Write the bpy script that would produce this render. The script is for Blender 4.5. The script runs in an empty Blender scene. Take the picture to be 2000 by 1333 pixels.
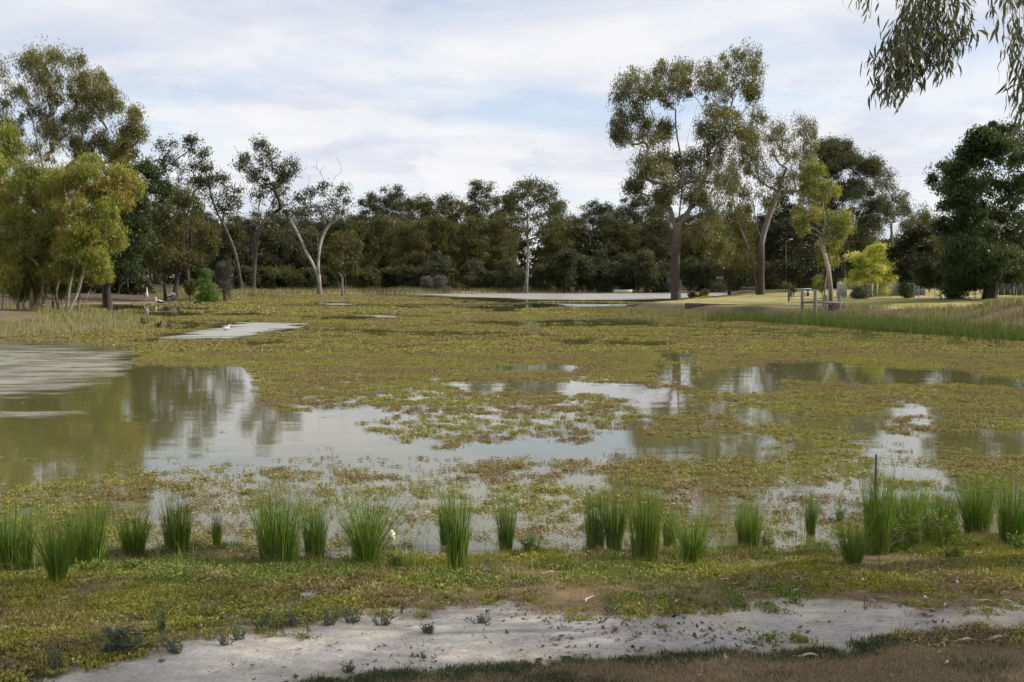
import bpy, math
import numpy as np

# ------------------------------------------------------------------ camera, sky, sun, exposure
scene = bpy.context.scene
COL = scene.collection
F = 2222.0            # focal length in photo pixels (photo 2000 x 1333)
H = 2.60              # eye height above the water
PITCH = math.radians(3.13)
cam_data = bpy.data.cameras.new('camera')
cam_data.sensor_width = 36.0
cam_data.lens = 36.0 * F / 2000.0
cam_data.clip_start = 0.05
cam_data.clip_end = 6000.0
cam = bpy.data.objects.new('camera', cam_data)
COL.objects.link(cam)
cam.location = (0, 0, H)
cam.rotation_euler = (math.pi / 2 - PITCH, 0, 0)
scene.camera = cam

SUN_AZ = math.radians(84.0)     # to the right of the view direction (+Y), slightly ahead
SUN_EL = math.radians(33.0)
sun_data = bpy.data.lights.new('sun', 'SUN')
sun_data.energy = 5.0
sun_data.angle = math.radians(0.53)
sun_data.color = (1.0, 0.94, 0.84)
sun = bpy.data.objects.new('sun', sun_data)
COL.objects.link(sun)
sun.rotation_euler = (math.pi / 2 - SUN_EL, 0, math.pi - SUN_AZ)

vs = scene.view_settings
vs.view_transform = 'Standard'
vs.look = 'None'
vs.exposure = 0.22
vs.gamma = 1.0
vs.use_curve_mapping = False
scene.cycles.use_adaptive_sampling = True
scene.cycles.adaptive_threshold = 0.03
scene.cycles.adaptive_min_samples = 12
scene.cycles.max_bounces = 4
scene.cycles.diffuse_bounces = 2
scene.cycles.glossy_bounces = 2
scene.cycles.transmission_bounces = 3
scene.cycles.transparent_max_bounces = 4
scene.cycles.caustics_reflective = False
scene.cycles.caustics_refractive = False


def N(nt, typ, **kw):
    n = nt.nodes.new(typ)
    ins = kw.pop('ins', {})
    for k, v in kw.items():
        setattr(n, k, v)
    for k, v in ins.items():
        if hasattr(v, 'is_output'):
            nt.links.new(v, n.inputs[k])
        else:
            n.inputs[k].default_value = v
    return n


def math_n(nt, op, a, b=0.0, clamp=False):
    n = N(nt, 'ShaderNodeMath', operation=op, use_clamp=clamp, ins={0: a, 1: b})
    return n.outputs[0]


def ramp(nt, fac, stops, interp='LINEAR'):
    n = N(nt, 'ShaderNodeValToRGB', ins={'Fac': fac})
    cr = n.color_ramp
    cr.interpolation = interp
    while len(cr.elements) < len(stops):
        cr.elements.new(0.5)
    for e, (p, c) in zip(cr.elements, stops):
        e.position = p
        e.color = (c, c, c, 1) if isinstance(c, (int, float)) else (*c, 1)
    return n.outputs['Color']


def mixc(nt, fac, a, b, mode='MIX'):
    n = N(nt, 'ShaderNodeMix', data_type='RGBA', blend_type=mode)
    for idx, v in ((0, fac), (6, a), (7, b)):
        if hasattr(v, 'is_output'):
            nt.links.new(v, n.inputs[idx])
        else:
            n.inputs[idx].default_value = v if isinstance(v, (int, float)) else (*v[:3], 1)
    return n.outputs[2]


def build_world():
    w = bpy.data.worlds.new('World')
    scene.world = w
    w.use_nodes = True
    w.cycles.sampling_method = 'MANUAL'
    w.cycles.sample_map_resolution = 512
    nt = w.node_tree
    nt.nodes.clear()
    sky = N(nt, 'ShaderNodeTexSky', sky_type='NISHITA', sun_disc=False)
    sky.sun_elevation = SUN_EL
    sky.sun_rotation = SUN_AZ
    sky.altitude = 60
    sky.air_density = 1.0
    sky.dust_density = 0.3
    sky.ozone_density = 3.0
    bg_sky = N(nt, 'ShaderNodeBackground', ins={'Color': sky.outputs[0], 'Strength': 0.15})
    tc = N(nt, 'ShaderNodeTexCoord')
    sep = N(nt, 'ShaderNodeSeparateXYZ', ins={0: tc.outputs['Generated']})
    x, y, z = sep.outputs
    zc = math_n(nt, 'ADD', math_n(nt, 'MAXIMUM', z, 0.0), 0.10)
    u = math_n(nt, 'DIVIDE', x, zc)
    v = math_n(nt, 'DIVIDE', y, zc)
    uv = N(nt, 'ShaderNodeCombineXYZ', ins={0: u, 1: v, 2: 3.7}).outputs[0]
    # high layer of thin cloud
    n1 = N(nt, 'ShaderNodeTexNoise', ins={'Vector': uv, 'Scale': 0.95, 'Detail': 7.0, 'Roughness': 0.6, 'Distortion': 0.25}).outputs['Fac']
    c1 = ramp(nt, n1, [(0.38, 0.58), (0.45, 0.86), (0.54, 1.0)])
    # rows of small cumulus lower down
    uv2 = N(nt, 'ShaderNodeCombineXYZ', ins={0: math_n(nt, 'MULTIPLY', x, 7.5), 1: math_n(nt, 'MULTIPLY', y, 7.5), 2: math_n(nt, 'MULTIPLY', z, 24.0)}).outputs[0]
    n2 = N(nt, 'ShaderNodeTexNoise', ins={'Vector': uv2, 'Scale': 1.0, 'Detail': 6.0, 'Roughness': 0.55, 'Distortion': 0.2}).outputs['Fac']
    c2 = ramp(nt, n2, [(0.50, 0.0), (0.545, 0.8), (0.66, 1.0)])
    band = ramp(nt, z, [(0.0, 0.75), (0.06, 1.0), (0.13, 0.75), (0.19, 0.0)])
    c2 = math_n(nt, 'MULTIPLY', c2, band)
    hz = ramp(nt, z, [(0.0, 0.75), (0.10, 0.25), (0.22, 0.0)])          # pale air near the horizon
    cover = math_n(nt, 'MAXIMUM', math_n(nt, 'MAXIMUM', c1, c2), hz)
    # cloud body colour: white crests, lavender-grey undersides
    uv3 = N(nt, 'ShaderNodeVectorMath', operation='ADD', ins={0: uv, 1: (11.3, 4.1, 0.0)}).outputs[0]
    n3 = N(nt, 'ShaderNodeTexNoise', ins={'Vector': uv3, 'Scale': 1.3, 'Detail': 6.0, 'Roughness': 0.6, 'Distortion': 0.3}).outputs['Fac']
    body = ramp(nt, n3, [(0.36, (0.60, 0.63, 0.73)), (0.50, (0.70, 0.715, 0.78)), (0.62, (0.79, 0.79, 0.81))])
    crest = ramp(nt, n2, [(0.51, 0.0), (0.56, 1.0)])
    crest = math_n(nt, 'MULTIPLY', crest, band)
    body = mixc(nt, math_n(nt, 'MULTIPLY', crest, 0.75), body, (0.84, 0.83, 0.83))
    bg_cl = N(nt, 'ShaderNodeBackground', ins={'Color': body, 'Strength': 1.0})
    mix = N(nt, 'ShaderNodeMixShader', ins={0: cover, 1: bg_sky.outputs[0], 2: bg_cl.outputs[0]})
    out = N(nt, 'ShaderNodeOutputWorld', ins={'Surface': mix.outputs[0]})


build_world()

# ------------------------------------------------------------------ layout helpers
CT, ST = math.cos(PITCH), math.sin(PITCH)


def ray(px, py):
    a = (np.asarray(px, float) - 1000.0) / F
    b = -(np.asarray(py, float) - 666.5) / F
    return a, CT + b * ST, -ST + b * CT


def at_z(px, py, z=0.0):
    dx, dy, dz = ray(px, py)
    t = (z - H) / dz
    return np.array([dx * t, dy * t, np.full_like(np.asarray(t, float), z)]).T


def at_y(px, py, Y):
    dx, dy, dz = ray(px, py)
    t = Y / dy
    return np.array([dx * t, Y + 0 * t, H + dz * t]).T


def project(x, y, z):
    f = y * CT - (z - H) * ST
    f = np.where(np.abs(f) < 1e-6, 1e-6, f)
    up = y * ST + (z - H) * CT
    return 1000.0 + F * x / f, 666.5 - F * up / f, f


_rt = np.random.default_rng(11).random((256, 256))


def vnoise(x, y, seed=0):
    x = np.asarray(x, float) + seed * 17.31
    y = np.asarray(y, float) + seed * 9.77
    xi, yi = np.floor(x).astype(int), np.floor(y).astype(int)
    fx, fy = x - xi, y - yi
    fx, fy = fx * fx * (3 - 2 * fx), fy * fy * (3 - 2 * fy)
    g = lambda i, j: _rt[i % 256, j % 256]
    return (g(xi, yi) * (1 - fx) + g(xi + 1, yi) * fx) * (1 - fy) + (g(xi, yi + 1) * (1 - fx) + g(xi + 1, yi + 1) * fx) * fy


def fbm(x, y, seed=0, octv=4, gain=0.5):
    s, a, t = 0.0, 1.0, 0.0
    for o in range(octv):
        s = s + a * vnoise(np.asarray(x) * 2 ** o, np.asarray(y) * 2 ** o, seed + o * 3)
        t += a
        a *= gain
    return s / t


def smooth(a, b, x):
    t = np.clip((np.asarray(x, float) - a) / (b - a), 0, 1)
    return t * t * (3 - 2 * t)


def inside(poly, x, y):
    poly = np.asarray(poly, float)
    x, y = np.asarray(x, float), np.asarray(y, float)
    r = np.zeros(x.shape, bool)
    j = len(poly) - 1
    for i in range(len(poly)):
        xi, yi = poly[i]
        xj, yj = poly[j]
        if yi != yj:
            r ^= ((yi > y) != (yj > y)) & (x < (xj - xi) * (y - yi) / (yj - yi) + xi)
        j = i
    return r


def sdist(poly, x, y):
    """distance to the outline, negative inside"""
    poly = np.asarray(poly, float)
    x, y = np.asarray(x, float), np.asarray(y, float)
    best = np.full(x.shape, 1e18)
    j = len(poly) - 1
    for i in range(len(poly)):
        ax, ay = poly[j]
        ex, ey = poly[i] - poly[j]
        L = max(ex * ex + ey * ey, 1e-12)
        t = np.clip(((x - ax) * ex + (y - ay) * ey) / L, 0, 1)
        best = np.minimum(best, (x - ax - t * ex) ** 2 + (y - ay - t * ey) ** 2)
        j = i
    return np.where(inside(poly, x, y), -1, 1) * np.sqrt(best)


# the shore of the lagoon, measured at water level
SHORE_PX = [(-2600, 1130), (-900, 1104), (-300, 1098), (0, 1096), (200, 1088), (400, 1072), (560, 1086), (700, 1094), (900, 1102), (1050, 1090), (1200, 1084),
            (1350, 1092), (1450, 1086), (1600, 1080), (1700, 1082), (1850, 1066), (2000, 1052), (2150, 1030), (2400, 960), (2800, 860), (3300, 800),
            (3900, 790), (3400, 745), (2600, 705), (2200, 680), (2000, 667), (1850, 657), (1700, 646), (1550, 633), (1400, 624), (1250, 614), (1150, 609),
            (1165, 605), (1225, 601), (1275, 595), (1305, 590), (1345, 584), (1420, 579.5), (1500, 576), (1530, 573.5), (1480, 571.8), (1330, 571.4),
            (1150, 571.5), (1000, 571.8), (850, 572.4), (760, 573.6), (640, 575), (560, 575.8), (480, 578.5), (425, 584), (400, 588.5), (330, 591.3),
            (200, 593.3), (150, 595.5), (138, 601), (165, 607), (230, 614), (275, 621), (302, 629), (292, 637), (200, 645), (100, 653), (0, 657),
            (-200, 663), (-600, 690), (-1500, 800), (-2600, 880)]
SHORE = at_z([p[0] for p in SHORE_PX], [p[1] for p in SHORE_PX])[:, :2]


def land(x, y):
    x, y = np.asarray(x, float), np.asarray(y, float)
    d = sdist(SHORE, x, y)
    dn = d + 0.25 * (fbm(x * 1.6, y * 1.6, 5) - 0.5) * smooth(0, 6, np.abs(d) + 1.0)
    D = np.maximum(dn, 0)
    near = 0.015 + 0.082 * np.minimum(D, 14) + 0.025 * (fbm(x * 1.3, y * 1.3, 3) - 0.5) * smooth(0, .8, D) + 0.012 * (fbm(x * 6, y * 6, 4) - 0.5) * smooth(0, .8, D) + 0.05 * (fbm(x * .55, y * 3.2, 6, 5) - 0.5) * smooth(1.0, 2.2, D) * (1 - smooth(4.5, 6, D))
    lz = 0.72 + 0.55 * smooth(17, 40, x)
    lawn = 0.02 + 0.14 * smooth(0, 2.5, D) + (lz - 0.16) * smooth(2.4, 5.2 + 3.0 * smooth(17, 25, x), D)
    mound = 0.62 * np.exp(-(((x - 27.5) / 6.5) ** 2 + ((y - 57) / 4.0) ** 2)) * smooth(2.0, 6, D)
    lawn = lawn + mound + 0.10 * (fbm(x * 0.25, y * 0.25, 8) - 0.5) * smooth(4, 8, D) + 0.05 * (fbm(x * 2, y * 2, 7) - 0.5) * smooth(1, 4, D)
    spit = 0.02 + 0.38 * smooth(0, 9, D) + 0.12 * (fbm(x * .5, y * .5, 9) - 0.5) * smooth(0, 3, D)
    back = 0.02 + 0.12 * smooth(0, 2, D) + 0.55 * smooth(2, 18, D) + 0.15 * (fbm(x * .3, y * .3, 10) - 0.5) * smooth(1, 5, D)
    far = 0.02 + 0.25 * smooth(0, 5, D) + 0.9 * smooth(5, 70, D) + 0.2 * (fbm(x * .2, y * .2, 12) - 0.5) * smooth(1, 6, D)
    wl = smooth(-4, 4, x)
    left = spit * (1 - smooth(102, 118, y)) + back * smooth(102, 118, y)
    mid = left * (1 - wl) + lawn * wl
    z = near * (1 - smooth(24, 34, y)) + mid * smooth(24, 34, y)
    z = z * (1 - smooth(150, 185, y)) + far * smooth(150, 185, y)
    bed = -0.04 - 0.10 * np.minimum(np.maximum(-dn, 0), 4)
    return np.where(dn > 0, z, bed)


def ground_at(px, py):
    """where the line of sight through a photo pixel meets the land"""
    dx, dy, dz = ray(px, py)
    ts = np.geomspace(3, 900, 1500)
    h = land(dx * ts, dy * ts)
    k = np.argmax(H + dz * ts <= np.maximum(h, 0.0))
    t = ts[k]
    return np.array([dx * t, dy * t, float(max(h[k], 0.0))])


def ground_y(px, Y):
    x = (px - 1000.0) / F * Y / CT
    return np.array([x, Y, float(max(land(x, Y), 0.0))])


# ------------------------------------------------------------------ mesh helpers
class Geo:
    def __init__(s):
        s.V, s.Q, s.T, s.A, s.n = [], [], [], [], 0

    def add(s, V, Q=None, T=None, a=None):
        V = np.asarray(V, np.float32).reshape(-1, 3)
        s.V.append(V)
        if Q is not None and len(Q):
            s.Q.append(np.asarray(Q, np.int32).reshape(-1, 4) + s.n)
        if T is not None and len(T):
            s.T.append(np.asarray(T, np.int32).reshape(-1, 3) + s.n)
        s.A.append(np.zeros(len(V), np.float32) if a is None else np.broadcast_to(np.asarray(a, np.float32), (len(V),)))
        s.n += len(V)

    def arrays(s):
        V = np.concatenate(s.V)
        Q = np.concatenate(s.Q) if s.Q else np.zeros((0, 4), np.int32)
        T = np.concatenate(s.T) if s.T else np.zeros((0, 3), np.int32)
        return V, Q, T, np.concatenate(s.A)

    def mesh(s, name, mat, shade=False, origin=None):
        V, Q, T, A = s.arrays()
        if origin is not None:
            V = V - np.asarray(origin, np.float32)
        return mesh_np(name, V, Q, T, mat, {'tint': A}, shade)

    def box(s, lo, hi, a=None):
        x0, y0, z0 = lo
        x1, y1, z1 = hi
        s.add([(x0, y0, z0), (x1, y0, z0), (x1, y1, z0), (x0, y1, z0), (x0, y0, z1), (x1, y0, z1), (x1, y1, z1), (x0, y1, z1)],
              [(0, 3, 2, 1), (4, 5, 6, 7), (0, 1, 5, 4), (1, 2, 6, 5), (2, 3, 7, 6), (3, 0, 4, 7)], None, a)

    def tube(s, P, R, n=6, cap=True, a=None, squash=None):
        V, Q, T = tube(P, R, n, cap, squash)
        s.add(V, Q, T, a)


def tube(P, R, n=6, cap=True, squash=None):
    P = np.asarray(P, float)
    m = len(P)
    R = np.broadcast_to(np.asarray(R, float), (m,))
    T = np.empty_like(P)
    T[1:-1] = P[2:] - P[:-2]
    T[0] = P[1] - P[0]
    T[-1] = P[-1] - P[-2]
    T /= np.linalg.norm(T, axis=1, keepdims=True) + 1e-9
    avg = np.abs(P[-1] - P[0])
    ref = np.eye(3)[int(np.argmin(avg))]
    A = np.cross(T, ref)
    A /= np.linalg.norm(A, axis=1, keepdims=True) + 1e-9
    B = np.cross(T, A)
    th = np.arange(n) * 2 * math.pi / n
    c, d = np.cos(th), np.sin(th)
    if squash is not None:
        d = d * squash
    V = P[:, None, :] + R[:, None, None] * (c[None, :, None] * A[:, None, :] + d[None, :, None] * B[:, None, :])
    V = V.reshape(-1, 3)
    i = np.arange(m - 1)[:, None] * n
    k = np.arange(n)[None, :]
    k2 = (k + 1) % n
    Q = np.stack([i + k, i + k2, i + n + k2, i + n + k], -1).reshape(-1, 4)
    Tt = []
    if cap:
        V = np.vstack([V, P[:1], P[-1:]])
        a, b = m * n, m * n + 1
        e = (m - 1) * n
        for q in range(n):
            Tt.append((a, (q + 1) % n, q))
            Tt.append((b, e + q, e + (q + 1) % n))
    return V, Q, np.array(Tt, np.int32).reshape(-1, 3)


def mesh_np(name, V, Q, T, mat, attrs=None, shade=False):
    me = bpy.data.meshes.new(name)
    me.vertices.add(len(V))
    me.vertices.foreach_set('co', np.ascontiguousarray(V, np.float32).ravel())
    loops = np.concatenate([np.asarray(Q, np.int32).ravel(), np.asarray(T, np.int32).ravel()])
    me.loops.add(len(loops))
    me.loops.foreach_set('vertex_index', loops)
    nq, nt_ = len(Q), len(T)
    start = np.concatenate([np.arange(nq) * 4, nq * 4 + np.arange(nt_) * 3]).astype(np.int32)
    me.polygons.add(nq + nt_)
    me.polygons.foreach_set('loop_start', start)
    for k, a in (attrs or {}).items():
        if np.ndim(a) == 1:
            at = me.attributes.new(k, 'FLOAT', 'POINT')
            at.data.foreach_set('value', np.ascontiguousarray(a, np.float32))
        else:
            at = me.attributes.new(k, 'FLOAT_COLOR', 'POINT')
            c = np.ones((len(a), 4), np.float32)
            c[:, :3] = a
            at.data.foreach_set('color', c.ravel())
    me.update(calc_edges=True)
    if shade:
        me.polygons.foreach_set('use_smooth', np.ones(nq + nt_, bool))
    me.materials.append(mat)
    return me


def obj(name, me, parent=None, loc=(0, 0, 0), label=None, cat=None, group=None, kind=None, rot=0.0):
    o = bpy.data.objects.new(name, me)
    COL.objects.link(o)
    o.location = [float(v) for v in loc]
    if rot:
        o.rotation_euler = (0, 0, rot)
    if parent is not None:
        o.parent = parent
    if label:
        o['label'] = label
    if cat:
        o['category'] = cat
    if group:
        o['group'] = group
    if kind:
        o['kind'] = kind
    return o


# ------------------------------------------------------------------ materials
def new_mat(name):
    m = bpy.data.materials.new(name)
    m.use_nodes = True
    nt = m.node_tree
    nt.nodes.clear()
    return m, nt


def out(nt, sh):
    N(nt, 'ShaderNodeOutputMaterial', ins={'Surface': sh})


def attr(nt, name):
    return N(nt, 'ShaderNodeAttribute', attribute_name=name)


def leaf_mat(name, cols, trans=0.32, gloss=0.035, rough=0.45, patch=0.35, patch_scale=0.35):
    """cols: ramp over the per-leaf tint, dark old leaves to fresh tips"""
    m, nt = new_mat(name)
    t = attr(nt, 'tint').outputs['Fac']
    pos = N(nt, 'ShaderNodeNewGeometry').outputs['Position']
    nz = N(nt, 'ShaderNodeTexNoise', ins={'Vector': pos, 'Scale': patch_scale, 'Detail': 2.0}).outputs['Fac']
    f = math_n(nt, 'ADD', t, math_n(nt, 'MULTIPLY', math_n(nt, 'SUBTRACT', nz, 0.5), patch), clamp=True)
    n = len(cols)
    c = ramp(nt, f, [(i / (n - 1), cc) for i, cc in enumerate(cols)])
    dif = N(nt, 'ShaderNodeBsdfDiffuse', ins={'Color': c})
    tcol = mixc(nt, 0.55, c, (0.30, 0.30, 0.03), 'MIX')
    tcol = mixc(nt, 0.5, c, tcol)
    tr = N(nt, 'ShaderNodeBsdfTranslucent', ins={'Color': tcol})
    mx = N(nt, 'ShaderNodeMixShader', ins={0: trans, 1: dif.outputs[0], 2: tr.outputs[0]})
    gl = N(nt, 'ShaderNodeBsdfGlossy', ins={'Color': (0.9, 0.92, 0.95, 1), 'Roughness': rough})
    mg = N(nt, 'ShaderNodeMixShader', ins={0: gloss, 1: mx.outputs[0], 2: gl.outputs[0]})
    out(nt, mg.outputs[0])
    return m


def bark_mat(name, rough_col, pale_col, z0=2.0, z1=7.0, scale=1.0):
    """rough dark stocking at the foot that gives way to smooth pale bark higher up (object z)"""
    m, nt = new_mat(name)
    tc = N(nt, 'ShaderNodeTexCoord').outputs['Object']
    z = N(nt, 'ShaderNodeSeparateXYZ', ins={0: tc}).outputs[2]
    mp = N(nt, 'ShaderNodeMapping', ins={0: tc, 3: (5 * scale, 5 * scale, 0.7 * scale)}).outputs[0]
    n1 = N(nt, 'ShaderNodeTexNoise', ins={'Vector': mp, 'Scale': 1.0, 'Detail': 6.0, 'Roughness': 0.65}).outputs['Fac']
    n2 = N(nt, 'ShaderNodeTexNoise', ins={'Vector': tc, 'Scale': 0.8 * scale, 'Detail': 4.0}).outputs['Fac']
    f = math_n(nt, 'DIVIDE', math_n(nt, 'SUBTRACT', math_n(nt, 'ADD', z, math_n(nt, 'MULTIPLY', math_n(nt, 'SUBTRACT', n2, 0.5), 6.0)), z0), z1 - z0, clamp=True)
    dk = mixc(nt, n1, [v * 0.55 for v in rough_col], [v * 1.35 for v in rough_col])
    pl = mixc(nt, ramp(nt, n1, [(0.35, 0.0), (0.6, 1.0)]), [v * 0.55 for v in pale_col], pale_col)
    pl = mixc(nt, ramp(nt, n2, [(0.5, 0.0), (0.62, 0.7)]), pl, (0.16, 0.12, 0.09))
    c = mixc(nt, f, dk, pl)
    bp = N(nt, 'ShaderNodeBump', ins={'Strength': 0.7, 'Distance': 0.05, 'Height': n1})
    b = N(nt, 'ShaderNodeBsdfPrincipled', ins={'Base Color': c, 'Roughness': 0.85, 'Normal': bp.outputs[0]})
    b.inputs['Specular IOR Level'].default_value = 0.25
    out(nt, b.outputs[0])
    return m


def plain_mat(name, col, rough=0.7, var=0.35, scale=8.0, bump=0.3, metallic=0.0, stretch=(1, 1, 1), spec=0.4):
    m, nt = new_mat(name)
    tc = N(nt, 'ShaderNodeTexCoord').outputs['Object']
    mp = N(nt, 'ShaderNodeMapping', ins={0: tc, 3: stretch}).outputs[0]
    n1 = N(nt, 'ShaderNodeTexNoise', ins={'Vector': mp, 'Scale': scale, 'Detail': 6.0, 'Roughness': 0.65}).outputs['Fac']
    c = mixc(nt, ramp(nt, n1, [(0.3, 0.0), (0.7, 1.0)]), [v * (1 - var) for v in col], [min(1, v * (1 + var)) for v in col])
    bp = N(nt, 'ShaderNodeBump', ins={'Strength': bump, 'Distance': 0.02, 'Height': n1})
    b = N(nt, 'ShaderNodeBsdfPrincipled', ins={'Base Color': c, 'Roughness': rough, 'Metallic': metallic, 'Normal': bp.outputs[0]})
    b.inputs['Specular IOR Level'].default_value = spec
    out(nt, b.outputs[0])
    return m


def tint_mat(name, cols, rough=0.75, trans=0.0, spec=0.3):
    """colour by the per-vertex tint attribute (kind of plant part, not shading)"""
    m, nt = new_mat(name)
    t = attr(nt, 'tint').outputs['Fac']
    n = len(cols)
    c = ramp(nt, t, [(i / (n - 1), cc) for i, cc in enumerate(cols)])
    b = N(nt, 'ShaderNodeBsdfPrincipled', ins={'Base Color': c, 'Roughness': rough})
    b.inputs['Specular IOR Level'].default_value = spec
    sh = b.outputs[0]
    if trans:
        tr = N(nt, 'ShaderNodeBsdfTranslucent', ins={'Color': c})
        sh = N(nt, 'ShaderNodeMixShader', ins={0: trans, 1: sh, 2: tr.outputs[0]}).outputs[0]
    out(nt, sh)
    return m


# ------------------------------------------------------------------ ground
SAND_TOP = [(-400, 1420), (60, 1345), (190, 1312), (300, 1262), (420, 1232), (560, 1232), (680, 1210), (745, 1190), (1000, 1176), (1120, 1196), (1240, 1212), (1330, 1196), (1430, 1184), (1600, 1162), (1720, 1180), (1800, 1192), (2000, 1190), (2500, 1196)]
SAND_BOT = [(2500, 1240), (2000, 1240), (1850, 1238), (1760, 1246), (1670, 1264), (1560, 1272), (1350, 1277), (1180, 1290), (1000, 1299), (820, 1312), (620, 1328), (400, 1380), (100, 1470), (-400, 1600)]
SAND = SAND_TOP + SAND_BOT


def ground_colour(x, y, z):
    px, py, f = project(x, y, z)
    d = sdist(SHORE, x, y)
    n1, n2, n3 = fbm(x * 1.7, y * 1.7, 21), fbm(x * 6, y * 6, 22), fbm(x * .15, y * .15, 23)
    mix = lambda a, b, t: np.asarray(a) * (1 - t[..., None]) + np.asarray(b) * t[..., None]
    one = np.ones(x.shape + (1,))
    # near bank
    soil = mix((0.22, 0.155, 0.085), (0.13, 0.095, 0.048), n2)
    green = mix((0.115, 0.135, 0.028), (0.17, 0.15, 0.045), n1)
    c = mix(soil, green, smooth(.42, .58, 0.55 * n1 + 0.45 * n2))
    straw = mix((0.33, 0.24, 0.13), (0.22, 0.15, 0.075), n2)
    w = np.exp(-(((px - 1230) / 330) ** 2 + ((py - 1155) / 32) ** 2)) + 0.8 * np.exp(-(((px - 1900) / 250) ** 2 + ((py - 1185) / 28) ** 2))
    c = mix(c, straw, np.clip(w * (0.3 + 1.4 * n1), 0, 1))
    fore = (py > 1262) & (y < 12) | (y < 5)
    dry = mix((0.20, 0.14, 0.075), (0.30, 0.22, 0.12), n2)
    gstrip = mix((0.035, 0.055, 0.016), (0.075, 0.085, 0.03), n2)
    t = smooth(.42, .6, n1 + 0.22 * smooth(1250, 900, px) - 0.15)
    c = np.where(fore[..., None], mix(dry, gstrip, t), c)
    pyw = py + 30 * (n1 - .5) + 34 * (n2 - .5)
    sd = np.where(y < 14, sdist(SAND, px, pyw), 100)
    sandc = mix((0.36, 0.34, 0.31), (0.47, 0.445, 0.405), n2)
    sandc = mix(sandc, (0.58, 0.50, 0.38), smooth(0.52, 0.7, n1) * 0.6)
    sandc = mix(sandc, (0.30, 0.24, 0.17), smooth(-30, 4, sd) * smooth(.42, .62, fbm(x * 3.1, y * 4.5, 24)) * .8)
    c = mix(c, sandc, smooth(9, -7, sd) * (y < 14) * (y > 0))
    c = mix(c, (0.085, 0.05, 0.03), smooth(0.35, 0.0, d) * (y < 25))
    # lawn on the right
    lawn = mix((0.29, 0.25, 0.095), (0.17, 0.19, 0.05), smooth(.35, .6, n3 + .25 * (n1 - .5)))
    lawn = mix(lawn, (0.42, 0.33, 0.17), smooth(.52, .68, fbm(x * .11, y * .3, 31)))
    bank = mix((0.13, 0.085, 0.055), (0.075, 0.05, 0.033), n1)
    edge = 5.4 + 3.0 * smooth(17, 25, x)
    lw = mix(bank, lawn, smooth(edge - 1.2, edge + .6, d + (n1 - .5) * 1.2))
    md = np.exp(-(((x - 27.5) / 7.0) ** 2 + ((y - 56) / 4.6) ** 2))
    lw = mix(lw, mix((0.12, 0.08, 0.05), (0.16, 0.13, 0.06), n1), smooth(.25, .5, md))
    shed = smooth(110, 150, y - (x - 20) * .4)
    lw = mix(lw, (0.075, 0.07, 0.032), shed * .8)
    # left spit and the bare back shore
    sp = mix((0.21, 0.15, 0.085), (0.09, 0.068, 0.04), n1)
    sp = mix(sp, (0.14, 0.13, 0.045), smooth(.5, .65, fbm(x * .6, y * .6, 33)))
    bk = mix((0.065, 0.046, 0.032), (0.11, 0.08, 0.048), n1)  # back shore ground lowered in tone: its shade is put into the colour
    bk = mix((0.25, 0.19, 0.11), bk, smooth(.3, 1.6, d))
    bk = mix(bk, (0.08, 0.075, 0.03), smooth(14, 24, d))
    lf = mix(sp, bk, smooth(102, 118, y))
    wl = smooth(-4, 4, x)
    mid = lf * (1 - wl[..., None]) + lw * wl[..., None]
    c = mix(c, mid, smooth(24, 34, y))
    fr = mix((0.085, 0.06, 0.04), (0.06, 0.055, 0.028), n1)
    fr = mix((0.34, 0.26, 0.19), fr, smooth(3, 16, d))
    c = mix(c, fr, smooth(150, 185, y))
    return np.clip(c, 0, 1)


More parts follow.
